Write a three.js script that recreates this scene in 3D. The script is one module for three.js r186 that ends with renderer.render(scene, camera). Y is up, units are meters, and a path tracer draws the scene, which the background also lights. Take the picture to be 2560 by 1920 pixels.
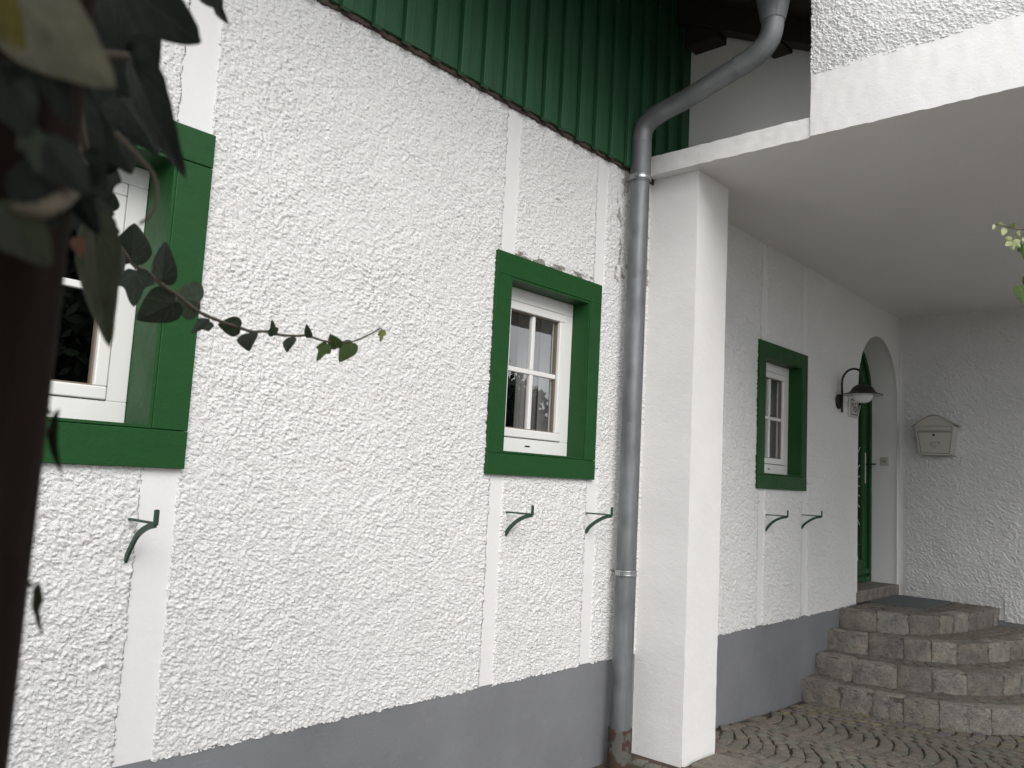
import * as THREE from 'three';
import { RoundedBoxGeometry } from 'three/addons/geometries/RoundedBoxGeometry.js';
import { mergeGeometries } from 'three/addons/utils/BufferGeometryUtils.js';
import { FontLoader } from 'three/addons/loaders/FontLoader.js';
import { TextGeometry } from 'three/addons/geometries/TextGeometry.js';

// ------------------------------------------------------------------ camera, sky, sun, exposure
const scene = new THREE.Scene();
const camera = new THREE.PerspectiveCamera(49.683, 4 / 3, 0.05, 400);
camera.position.set(0, 1.5343, 2.75);
camera.up.set(-0.11794, 0.99241, 0.03471);
camera.lookAt(0.73997, 1.5343 + 0.11115, 2.75 - 0.66339);
camera.focus = 4.0;
camera.userData.fStop = 11;
const renderer = new THREE.WebGLRenderer({ antialias: true });
renderer.toneMapping = THREE.LinearToneMapping;
renderer.toneMappingExposure = 1.6;
renderer.shadowMap.enabled = true;

// seeded helpers
function rng(seed) { let s = seed >>> 0; return () => { s = (s + 0x6D2B79F5) >>> 0; let t = s; t = Math.imul(t ^ (t >>> 15), t | 1); t ^= t + Math.imul(t ^ (t >>> 7), t | 61); return ((t ^ (t >>> 14)) >>> 0) / 4294967296; }; }
const hash = (x, y, s = 0) => { let h = Math.imul(x | 0, 374761393) + Math.imul(y | 0, 668265263) + Math.imul(s | 0, 1274126177); h = Math.imul(h ^ (h >>> 13), 1274126177); return ((h ^ (h >>> 16)) >>> 0) / 4294967296; };
const sm = (t) => t * t * (3 - 2 * t), mix = (a, b, t) => a + (b - a) * t, clamp = (x, a = 0, b = 1) => Math.min(b, Math.max(a, x));
// value noise, periodic with period P (in cells) when P > 0
function vn(x, y, P = 0, s = 0) {
  const i = Math.floor(x), j = Math.floor(y), u = sm(x - i), v = sm(y - j), w = (k) => P ? ((k % P) + P) % P : k;
  return mix(mix(hash(w(i), w(j), s), hash(w(i + 1), w(j), s), u), mix(hash(w(i), w(j + 1), s), hash(w(i + 1), w(j + 1), s), u), v);
}
function fbm(x, y, P, s = 0, o = 4) { let a = 0, n = 0, k = 1; for (let q = 0; q < o; q++) { a += vn(x * k, y * k, P * k, s + q) / k; n += 1 / k; k *= 2; } return a / n; }

// overcast sky: a soft white cover a little brighter overhead
{
  const w = 256, h = 128, d = new Float32Array(w * h * 4);
  for (let j = 0; j < h; j++) for (let i = 0; i < w; i++) {
    const el = ((j + 0.5) / h - 0.5) * Math.PI, c = fbm(i / w * 8, j / h * 8, 8, 5, 4) - 0.5;
    const L = el > 0 ? 1.2 * (1 - 0.25 * Math.sin(el)) * (1 + 0.2 * c) : 0.3, k = (j * w + i) * 4;
    d[k] = L * 0.975; d[k + 1] = L; d[k + 2] = L * 1.03; d[k + 3] = 1;
  }
  const t = new THREE.DataTexture(d, w, h, THREE.RGBAFormat, THREE.FloatType);
  t.mapping = THREE.EquirectangularReflectionMapping; t.magFilter = THREE.LinearFilter; t.minFilter = THREE.LinearFilter; t.needsUpdate = true;
  scene.background = t; scene.environment = t;
}
const sun = new THREE.DirectionalLight(0xfffaf4, 1.35);
sun.position.set(-4.5, 11.5, 12.5); sun.target.position.set(3, 1, 0); sun.castShadow = true; sun.shadow.radius = 70;
Object.assign(sun.shadow.camera, { left: -12, right: 12, top: 12, bottom: -12, near: 1, far: 40 });
sun.shadow.mapSize.set(2048, 2048);
scene.add(sun, sun.target);

// ------------------------------------------------------------------ textures and materials
function tex(n, fn, { srgb = false, rep = 1 } = {}) {
  const d = new Uint8Array(n * n * 4);
  for (let j = 0; j < n; j++) for (let i = 0; i < n; i++) { const c = fn(i / n, j / n), k = (j * n + i) * 4; for (let q = 0; q < 3; q++) d[k + q] = clamp(Array.isArray(c) ? c[q] : c) * 255; d[k + 3] = 255; }
  const t = new THREE.DataTexture(d, n, n); t.wrapS = t.wrapT = THREE.RepeatWrapping; t.magFilter = THREE.LinearFilter; t.minFilter = THREE.LinearMipmapLinearFilter; t.generateMipmaps = true;
  if (srgb) t.colorSpace = THREE.SRGBColorSpace; t.repeat.set(rep, rep); t.needsUpdate = true; return t;
}
const g8 = (l) => l <= 0.0031308 ? l * 12.92 : 1.055 * l ** (1 / 2.4) - 0.055;      // linear to sRGB
const lin = (r, g, b) => new THREE.Color().setRGB(r, g, b);
const tone = (rgb, k) => rgb.map((c) => g8(c * k));
function std(color, roughness, more = {}) { return new THREE.MeshStandardMaterial({ color: Array.isArray(color) ? lin(...color) : color, roughness, ...more }); }

const grainBump = tex(512, (u, v) => 0.55 * fbm(u * 64, v * 64, 64, 3, 3) + 0.45 * vn(u * 170, v * 170, 170, 9), { rep: 4 });       // 25 cm tile
const brushBump = tex(512, (u, v) => 0.6 * fbm(u * 13, v * 15, 0, 21, 4) + 0.4 * fbm(u * 60, v * 60, 60, 22, 2), { rep: 2 });          // trowelled plaster, 50 cm
const plasterTone = (rgb, seed, amount) => tex(256, (u, v) => tone(rgb, 1 - amount * fbm(u * 6, v * 6, 6, seed, 5)), { srgb: true, rep: 0.6 });
const M = {};
M.roughcast = std(0xffffff, 0.92, { map: plasterTone([0.835, 0.833, 0.825], 31, 0.07), bumpMap: grainBump, bumpScale: 0.0045 });
M.plaster = std(0xffffff, 0.72, { map: plasterTone([0.82, 0.812, 0.8], 33, 0.08), bumpMap: brushBump, bumpScale: 0.0014 });
M.band = std(0xffffff, 0.68, { map: plasterTone([0.79, 0.788, 0.782], 35, 0.06), bumpMap: brushBump, bumpScale: 0.0012 });
M.pier = std(0xffffff, 0.72, { map: plasterTone([0.79, 0.785, 0.775], 34, 0.1), bumpMap: brushBump, bumpScale: 0.0022 });
M.ceiling = std(0xffffff, 0.8, { map: plasterTone([0.79, 0.785, 0.77], 36, 0.08), bumpMap: brushBump, bumpScale: 0.001 });
M.plinth = std(0xffffff, 0.6, { map: tex(512, (u, v) => { const n = fbm(u * 5, v * 5, 5, 41, 5), sp = fbm(u * 40, v * 40, 40, 42, 3); const k = 0.95 + 0.5 * (n - 0.5) + (sp > 0.78 ? 0.05 : 0); return tone([0.195, 0.2, 0.212], k); }, { srgb: true, rep: 0.5 }), bumpMap: brushBump, bumpScale: 0.0016 });
const greenTex = (rgb, seed) => tex(256, (u, v) => tone(rgb, 0.9 + 0.2 * fbm(u * 10, v * 40, 0, seed, 4)), { srgb: true, rep: 1 });
const greenRough = tex(256, (u, v) => 0.36 + 0.2 * fbm(u * 8, v * 8, 8, 53, 4), { rep: 1.5 });
M.green = new THREE.MeshPhysicalMaterial({ roughness: 1, specularIntensity: 0.6, map: greenTex([0.0085, 0.064, 0.013], 51), roughnessMap: greenRough, bumpMap: brushBump, bumpScale: 0.0014 });
M.greenWood = std(0xffffff, 0.62, { map: tex(512, (u, v) => tone([0.014, 0.074, 0.03], 0.85 + 0.3 * fbm(u * 60, v * 4, 0, 55, 4)), { srgb: true, rep: 1 }), bumpMap: tex(512, (u, v) => fbm(u * 72, v * 3, 0, 56, 4), { rep: 1.7 }), bumpScale: 0.0016 });
M.greenIron = std([0.014, 0.05, 0.024], 0.5, { bumpMap: grainBump, bumpScale: 0.001 });
M.upvc = std([0.78, 0.775, 0.76], 0.32);
M.seal = std([0.03, 0.03, 0.03], 0.8);
M.dark = std([0.008, 0.008, 0.008], 0.9);
M.glass = new THREE.MeshPhysicalMaterial({ color: 0xffffff, roughness: 0.0, transmission: 1, thickness: 0, ior: 2.2 });
M.spacer = std([0.2, 0.16, 0.12], 0.5);
M.zinc = std(0xffffff, 1, { map: tex(512, (u, v) => { const st = fbm(u * 30, v * 3, 0, 61, 4), bl = fbm(u * 6, v * 6, 6, 62, 5); return tone([0.2, 0.21, 0.218], 0.45 + 0.5 * st + 0.6 * bl); }, { srgb: true, rep: 1.2 }), roughnessMap: tex(256, (u, v) => 0.42 + 0.3 * fbm(u * 12, v * 4, 0, 63, 4), { rep: 1.2 }), metalness: 0.6, bumpMap: grainBump, bumpScale: 0.0005 });
M.zincBright = std([0.42, 0.43, 0.44], 0.35, { metalness: 0.85 });
M.rust = std(0xffffff, 0.85, { map: tex(256, (u, v) => { const n = fbm(u * 7, v * 6, 0, 65, 5); const a = n > 0.47 ? 1 : clamp((n - 0.4) / 0.07); return [0, 1, 2].map((q) => g8(mix([0.09, 0.085, 0.075][q], [0.05, 0.026, 0.018][q], a))); }, { srgb: true, rep: 3 }), bumpMap: grainBump, bumpScale: 0.002 });
M.darkWood = std(0xffffff, 0.8, { map: tex(256, (u, v) => tone([0.02, 0.016, 0.013], 0.7 + 0.6 * fbm(u * 40, v * 3, 0, 67, 4)), { srgb: true, rep: 2 }) });
M.oldWood = std([0.07, 0.05, 0.04], 0.9, { bumpMap: grainBump, bumpScale: 0.003 });
M.tile = std([0.03, 0.025, 0.022], 0.8);
M.iron = std([0.02, 0.018, 0.016], 0.5, { metalness: 0.3, bumpMap: grainBump, bumpScale: 0.0006 });
M.shadeInside = std([0.55, 0.55, 0.53], 0.5);
M.opal = std([0.62, 0.63, 0.62], 0.18);
M.tileWhite = std([0.6, 0.59, 0.55], 0.25);
M.ink = std([0.012, 0.012, 0.013], 0.4);
M.cream = std([0.5, 0.49, 0.43], 0.42, { bumpMap: grainBump, bumpScale: 0.0003 });
M.gapShade = std([0.12, 0.115, 0.1], 0.5);
M.creamMid = std([0.3, 0.29, 0.25], 0.45);
M.steel = std([0.5, 0.5, 0.5], 0.3, { metalness: 0.9 });
M.rubber = std([0.1, 0.105, 0.11], 0.7);
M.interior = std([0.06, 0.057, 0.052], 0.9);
M.fabric = new THREE.MeshPhysicalMaterial({ color: lin(0.42, 0.42, 0.4), roughness: 0.95, transmission: 0.35, thickness: 0 });
M.fabricGrey = new THREE.MeshPhysicalMaterial({ color: lin(0.3, 0.3, 0.29), roughness: 0.95, transmission: 0.3, thickness: 0 });
const stoneTex = (rgb, seed) => tex(512, (u, v) => {
  const a = fbm(u * 7, v * 7, 7, seed, 5), s = fbm(u * 70, v * 70, 70, seed + 7, 2), m = fbm(u * 18, v * 18, 18, seed + 3, 3);
  const k = 0.6 + 0.7 * a + 0.5 * (s - 0.5) - (m < 0.33 ? 0.18 : 0);
  return [g8(rgb[0] * k * (1 + 0.14 * (m - 0.5))), g8(rgb[1] * k), g8(rgb[2] * k * (1 - 0.2 * (a - 0.5)))];
}, { srgb: true, rep: 2 });
const stoneBump = tex(512, (u, v) => 0.6 * fbm(u * 20, v * 20, 20, 71, 4) + 0.4 * fbm(u * 90, v * 90, 90, 72, 2), { rep: 3 });
const stone = (rgb, seed, b = 0.006) => std(0xffffff, 0.88, { map: stoneTex(rgb, seed), bumpMap: stoneBump, bumpScale: b });
M.block = [stone([0.232, 0.212, 0.184], 81, 0.014), stone([0.19, 0.174, 0.152], 82, 0.014), stone([0.27, 0.25, 0.22], 83, 0.014)];
M.setts = [stone([0.15, 0.132, 0.112], 84), stone([0.14, 0.125, 0.105], 85), stone([0.16, 0.136, 0.115], 86), stone([0.135, 0.13, 0.11], 87)];
M.edging = stone([0.165, 0.148, 0.125], 88);
M.earth = std(0xffffff, 0.95, { map: stoneTex([0.22, 0.21, 0.19], 94) });
M.mortar = std(0xffffff, 0.95, { map: stoneTex([0.075, 0.055, 0.04], 89), bumpMap: grainBump, bumpScale: 0.006 });
M.mortarPale = std(0xffffff, 0.95, { map: stoneTex([0.155, 0.134, 0.11], 90), bumpMap: grainBump, bumpScale: 0.006 });
M.postWood = new THREE.MeshPhysicalMaterial({ roughness: 0.95, specularIntensity: 0.25, map: tex(256, (u, v) => tone([0.016, 0.0105, 0.0075], 0.5 + fbm(u * 30, v * 2, 0, 91, 4)), { srgb: true, rep: 4 }), bumpMap: tex(256, (u, v) => fbm(u * 40, v * 2, 0, 92, 4), { rep: 4 }), bumpScale: 0.002 });
M.stem = std(0xffffff, 0.8, { map: tex(128, (u, v) => tone([0.105, 0.085, 0.06], 0.7 + 0.6 * fbm(u * 20, v * 20, 20, 93, 3)), { srgb: true, rep: 8 }) });
M.bark = std([0.06, 0.05, 0.04], 0.9);

// ------------------------------------------------------------------ helpers
const used = new Map();
function numbered(name) { const n = used.get(name) ?? 0; used.set(name, n + 1); return n ? name + '_' + String(n).padStart(3, '0') : name; }
function shadow(o) { o.traverse((m) => { if (m.isMesh) { m.castShadow = true; m.receiveShadow = true; } }); return o; }
// uv in metres, chosen per triangle from the way it faces
function metric(geo) {
  let g = geo.index ? geo.toNonIndexed() : geo; const p = g.attributes.position, n = g.attributes.normal, uv = new Float32Array(p.count * 2);
  for (let t = 0; t < p.count; t += 3) {
    let a = 0, b = 0, c = 0; for (let k = 0; k < 3; k++) { a += Math.abs(n.getX(t + k)); b += Math.abs(n.getY(t + k)); c += Math.abs(n.getZ(t + k)); }
    for (let k = 0; k < 3; k++) { const i = t + k, x = p.getX(i), y = p.getY(i), z = p.getZ(i); const q = a > b && a > c ? [z, y] : b > c ? [x, z] : [x, y]; uv[i * 2] = q[0]; uv[i * 2 + 1] = q[1]; }
  }
  g.setAttribute('uv', new THREE.BufferAttribute(uv, 2)); return g;
}
function part(parent, name, geo, mat) { const m = new THREE.Mesh(geo, mat); m.name = name; parent.add(m); return m; }
function grp(parent, name) { const g = new THREE.Group(); g.name = name; parent.add(g); return g; }
function thing(name, label, category, group) { const g = new THREE.Group(); g.name = numbered(name); g.userData = { label, category }; if (group) g.userData.group = group; scene.add(g); return g; }
// box from corner to corner; r rounds the edges
function bx(x0, x1, y0, y1, z0, z1, r = 0) {
  const w = x1 - x0, h = y1 - y0, d = z1 - z0; const g = r ? new RoundedBoxGeometry(w, h, d, 2, Math.min(r, w * 0.45, h * 0.45, d * 0.45)) : new THREE.BoxGeometry(w, h, d);
  g.translate((x0 + x1) / 2, (y0 + y1) / 2, (z0 + z1) / 2); return metric(g);
}
const V = (x, y, z) => new THREE.Vector3(x, y, z);
function tube(pts, r, seg = 24, rad = 10, closed = false) { const c = new THREE.CatmullRomCurve3(pts.map((p) => Array.isArray(p) ? V(...p) : p), closed, 'centripetal'); return new THREE.TubeGeometry(c, seg, r, rad, closed); }
const join = (list) => mergeGeometries(list.map((g) => { const q = g.index ? g.toNonIndexed() : g; for (const k of Object.keys(q.attributes)) if (!['position', 'normal', 'uv'].includes(k)) q.deleteAttribute(k); return q; }));

// ------------------------------------------------------------------ the roughcast relief: lumps of thrown plaster, as real geometry
const TN = 1024, TS = 0.54;                                // tile: 1024 samples on 0.54 m
const relief = new Float32Array(TN * TN);
{
  const worley = (u, v, n, s) => {                         // distance to the nearest lump centre and that lump's strength
    const x = u * n, y = v * n, i = Math.floor(x), j = Math.floor(y); let d1 = 9, id = 0;
    for (let b = -1; b <= 1; b++) for (let a = -1; a <= 1; a++) {
      const ci = ((i + a) % n + n) % n, cj = ((j + b) % n + n) % n, px = i + a + hash(ci, cj, s), py = j + b + hash(ci, cj, s + 1), d = Math.hypot(px - x, (py - y) * 1.25);
      if (d < d1) { d1 = d; id = hash(ci, cj, s + 2); }
    }
    return [d1, id];
  };
  for (let j = 0; j < TN; j++) for (let i = 0; i < TN; i++) {
    let u = i / TN, v = j / TN;
    const wu = u + 0.006 * (vn(u * 90, v * 90, 90, 11) - 0.5) * 2, wv = v + 0.006 * (vn(u * 90, v * 90, 90, 12) - 0.5) * 2;
    const [d1, a] = worley(wu, wv, 74, 101), [d2, b] = worley(wu + 0.0021, wv, 148, 111), [d3, c] = worley(wu, wv, 34, 121);
    const big = Math.max(0, 1 - d1 * 1.15), fine = Math.max(0, 1 - d2 * 1.1), wide = Math.max(0, 1 - d3 * 1.3);
    const low = fbm(u * 26, v * 26, 26, 131, 3);
    relief[j * TN + i] = (0.0098 * Math.sqrt(Math.max(0, 1 - (d1 / 0.72) ** 2)) * (0.2 + 0.8 * a) + 0.0048 * Math.sqrt(Math.max(0, 1 - (d2 / 0.75) ** 2)) * b + 0.006 * sm(clamp(wide)) * c * c + 0.006 * (low - 0.4));
  }
}
function tileAt(u, v) {
  const x = (u / TS) * TN, y = (v / TS) * TN, i = Math.floor(x), j = Math.floor(y), a = x - i, b = y - j, w = (k) => ((k % TN) + TN) % TN;
  return mix(mix(relief[w(j) * TN + w(i)], relief[w(j) * TN + w(i + 1)], a), mix(relief[w(j + 1) * TN + w(i)], relief[w(j + 1) * TN + w(i + 1)], a), b);
}
const roughness = (u, v) => Math.max((tileAt(u, v) * 0.72 + tileAt(v * 0.66 + 3.31, -u * 0.66 + 1.73) * 0.5) * (0.62 + 0.62 * fbm(u * 4.2, v * 5.5, 0, 171, 3)) + 0.0035 * (fbm(u * 19 + v * 6, v * 24, 0, 175, 2) - 0.5) - 0.0005, -0.002) * 1.02;
function steps(a, b, d0, d1) { const r = [a]; let x = a; while (x < b) { x += mix(d0, d1, (x - a) / (b - a)); r.push(Math.min(x, b)); } return r; }
// us, vs: grid lines; place(u, v, h): point; hole(u, v): no surface; sunk(u, v): 0..1 pulled back behind the smooth bands
function roughcast(us, vs, place, hole, sunk, amp = 1, rim = null, flip = false) {
  const nu = us.length, nv = vs.length, pos = new Float32Array(nu * nv * 3), uv = new Float32Array(nu * nv * 2), idx = [], out = new Uint8Array(nu * nv);
  for (let j = 0; j < nv; j++) for (let i = 0; i < nu; i++) {
    const u = us[i], v = vs[j], k = j * nu + i; const s = sunk ? sunk(u, v) : 0; out[k] = hole && hole(u, v) ? 1 : 0;
    const vv = rim ? rim(u, v) : v, h = mix(roughness(u, vv) * amp, -0.012, s), p = place(u, vv, h);
    pos[k * 3] = p[0]; pos[k * 3 + 1] = p[1]; pos[k * 3 + 2] = p[2]; uv[k * 2] = u; uv[k * 2 + 1] = v;
  }
  for (let j = 0; j < nv - 1; j++) for (let i = 0; i < nu - 1; i++) {
    const a = j * nu + i, b = a + 1, c = a + nu, d = c + 1; if (out[a] && out[b] && out[c] && out[d]) continue;
    if (flip) idx.push(a, c, b, b, c, d); else idx.push(a, b, c, b, d, c);
  }
  const g = new THREE.BufferGeometry(); g.setAttribute('position', new THREE.BufferAttribute(pos, 3)); g.setAttribute('uv', new THREE.BufferAttribute(uv, 2)); g.setIndex(idx); g.computeVertexNormals(); return g;
}

// ------------------------------------------------------------------ ground
const gy = (x) => x < 4.3 ? 0 : x > 6.3 ? -0.1 : -0.1 * (x - 4.3) / 2;
{
  const xs = [-70, 4.3, 6.3, 70], zs = [-70, 70], pos = [], uv = [], idx = [];
  for (const z of zs) for (const x of xs) { pos.push(x, gy(x) - 0.022, z); uv.push(x, z); }
  for (let i = 0; i < 3; i++) idx.push(i, i + 4, i + 1, i + 1, i + 4, i + 5);
  const g = new THREE.BufferGeometry(); g.setAttribute('position', new THREE.Float32BufferAttribute(pos, 3)); g.setAttribute('uv', new THREE.Float32BufferAttribute(uv, 2)); g.setIndex(idx); g.computeVertexNormals();
  const m = part(scene, 'ground', g, M.earth); m.userData = { kind: 'structure', label: 'pale gravelly ground around the house', category: 'ground' };
}

// ------------------------------------------------------------------ the house
const house = thing('house', 'white roughcast house with green windows, green timber cladding and a porch', 'house');
const YP = 0.545, YT = 3.405, YC = 3.42, XM = 9.16, XP = 4.267, XP2 = 4.647, ZP = 0.334;
const WIN = [{ x0: 0.3, x1: 1.388, y0: 1.502, y1: 2.687, b: 0.125, bt: 0.122, bb: 0.128, depth: 0.16, bar: 2.1 }, { x0: 2.8905, x1: 3.763, y0: 1.542, y1: 2.64, b: 0.103, bt: 0.112, bb: 0.105, depth: 0.085 }, { x0: 5.799, x1: 6.7, y0: 1.5455, y1: 2.66, b: 0.105, bt: 0.108, bb: 0.106, depth: 0.085 }];
const ARCH = { x0: 7.935, x1: 9.105, cx: 8.52, cy: 2.55, r: 0.585, y0: 0.5 };
const BANDS = [[1.256, 1.381, 0.5, 1.56], [1.256, 1.381, 2.62, 3.42], [2.927, 3.028, 2.6, 3.42], [3.706, 3.802, 2.6, 3.42], [2.941, 3.032, 0.5, 1.6], [3.722, 3.818, 0.5, 1.6],
  [5.863, 5.957, 0.5, 1.6], [6.671, 6.775, 0.5, 1.6], [5.854, 5.936, 2.6, 3.42], [6.63, 6.715, 2.6, 3.42], [0.3, 0.42, 0.5, 1.56], [0.3, 0.42, 2.62, 3.42]];
{
  // solid wall behind the plaster, with openings for the windows and the arched door
  const s = new THREE.Shape([[-3, -0.6], [9.5, -0.6], [9.5, 5], [-3, 5]].map((p) => new THREE.Vector2(...p)));
  for (const w of WIN) { const h = new THREE.Path([[w.x0 + w.b, w.y0 + w.bb], [w.x1 - w.b, w.y0 + w.bb], [w.x1 - w.b, w.y1 - w.bt], [w.x0 + w.b, w.y1 - w.bt]].map((p) => new THREE.Vector2(...p))); s.holes.push(h); }
  const a = new THREE.Path(); a.moveTo(ARCH.x0, ARCH.y0); a.lineTo(ARCH.x1, ARCH.y0); a.lineTo(ARCH.x1, ARCH.cy); a.absarc(ARCH.cx, ARCH.cy, ARCH.r, 0, Math.PI, false); a.lineTo(ARCH.x0, ARCH.y0); s.holes.push(a);
  const g = new THREE.ExtrudeGeometry(s, { depth: 0.32, bevelEnabled: false, curveSegments: 40 }); g.translate(0, 0, -0.325);
  const wall = part(house, 'wall', metric(g), M.plaster);
  const edge = (u, v, s) => 0.006 * (vn(u * 60, v * 60, 0, s) - 0.5) + 0.008 * (vn(u * 170, v * 170, 0, s + 1) - 0.5);
  const sunk = (u, v) => { for (const [a, b, c, d] of BANDS) { const e = edge(u, v, 140); if (u > a + e && u < b + e && v > c && v < d) return 1; } return 0; };
  const hole = (u, v) => { for (const w of WIN) if (u > w.x0 + 0.012 && u < w.x1 - 0.012 && v > w.y0 + 0.012 && v < w.y1 - 0.012) return true; if (u > ARCH.x0 + 0.004 && u < ARCH.x1 - 0.004 && (v < ARCH.cy || Math.hypot(u - ARCH.cx, v - ARCH.cy) < ARCH.r - 0.004)) return true; return false; };
  const ragged = (u, k) => 0.014 * (fbm(u * 45, k, 0, 160, 3) - 0.5) + 0.008 * (vn(u * 130, k, 0, 165) - 0.5);
  const rim = (u, v) => { const lo = YP - 0.003 + ragged(u, 1), hi = YT + ragged(u, 9); return mix(lo, hi, (v - 0.52) / 2.9); };
  const near = part(wall, 'roughcast', roughcast(steps(0.25, 4.28, 0.0032, 0.0072), steps(0.52, 3.42, 0.0036, 0.0036), (u, v, h) => [u, v, h], hole, sunk, 1, rim), M.roughcast);
  near.userData.label = 'coarse white roughcast of the open wall';
  { // grime caught on the plaster just over the head board of the middle window, and brown spots where the pipe stands close
    const p = near.geometry.attributes.position, c = new Float32Array(p.count * 3).fill(1), w = WIN[1];
    for (let i = 0; i < p.count; i++) {
      const x = p.getX(i), y = p.getY(i); let k = 0;
      if (x > w.x0 && x < w.x1 && y > w.y1 - 0.01 && y < w.y1 + 0.034) { const n = fbm(x * 28, y * 60, 0, 181, 3); k = n > 0.52 - 0.1 * (y < w.y1 + 0.014 ? 1 : 0) ? 0.72 : n > 0.44 ? 0.3 : 0; }
      if (x > 3.9 && y > 2.7) { const n = fbm(x * 40, y * 22, 0, 185, 3); if (n > 0.64) k = 0.55; }
      if (k) { c[i * 3] = 1 - k * 0.9; c[i * 3 + 1] = 1 - k * 0.93; c[i * 3 + 2] = 1 - k; }
    }
    near.geometry.setAttribute('color', new THREE.BufferAttribute(c, 3)); near.material = M.roughcast.clone(); near.material.vertexColors = true;
  }
  // in the porch the plaster thins out to smooth towards the arch
  const softer = (u, v) => { const d = Math.max(u < ARCH.x0 ? ARCH.x0 - u : u > ARCH.x1 ? u - ARCH.x1 : 0, 0); const s0 = sunk(u, v); return s0; };
  part(wall, 'roughcast', roughcast(steps(4.6, 9.17, 0.0085, 0.014), steps(0.52, 3.42, 0.0064, 0.0064), (u, v, h) => [u, v, h * (u > 7.88 ? 0.3 : u > 7.75 ? mix(1, 0.3, (u - 7.75) / 0.13) : mix(1.2, 1, clamp((u - 6) / 1.6))) ], hole, softer, 1, (u, v) => v > 3.3 ? v : rim(u, v)), M.roughcast).userData.label = 'finer white roughcast under the porch';
  part(wall, 'roughcast', roughcast(steps(-3, 0.25, 0.02, 0.012), steps(0.52, 3.42, 0.014, 0.014), (u, v, h) => [u, v, h], hole, null, 1, rim), M.roughcast);
  for (const [a, b, c, d] of BANDS) {
    let c1 = Math.max(c, YP - 0.01), d1 = Math.min(d, 3.4);
    part(wall, 'plaster_band', bx(a - 0.008, b + 0.008, c1, d1, -0.012, 0.0035), M.band);
  }
  part(wall, 'plinth', bx(-3, ARCH.x0 - 0.002, -0.55, YP + 0.004, -0.02, 0.0045), M.plinth);
  // rooms behind the glass
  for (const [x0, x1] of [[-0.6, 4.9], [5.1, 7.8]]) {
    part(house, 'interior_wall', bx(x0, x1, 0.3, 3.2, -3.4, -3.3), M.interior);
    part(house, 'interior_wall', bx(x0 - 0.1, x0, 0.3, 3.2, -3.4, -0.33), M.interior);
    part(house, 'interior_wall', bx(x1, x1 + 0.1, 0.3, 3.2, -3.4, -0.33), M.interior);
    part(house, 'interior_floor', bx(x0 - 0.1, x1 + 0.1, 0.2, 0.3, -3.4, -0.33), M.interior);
    part(house, 'interior_ceiling', bx(x0 - 0.1, x1 + 0.1, 3.2, 3.3, -3.4, -0.33), M.interior);
  }
}
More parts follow.
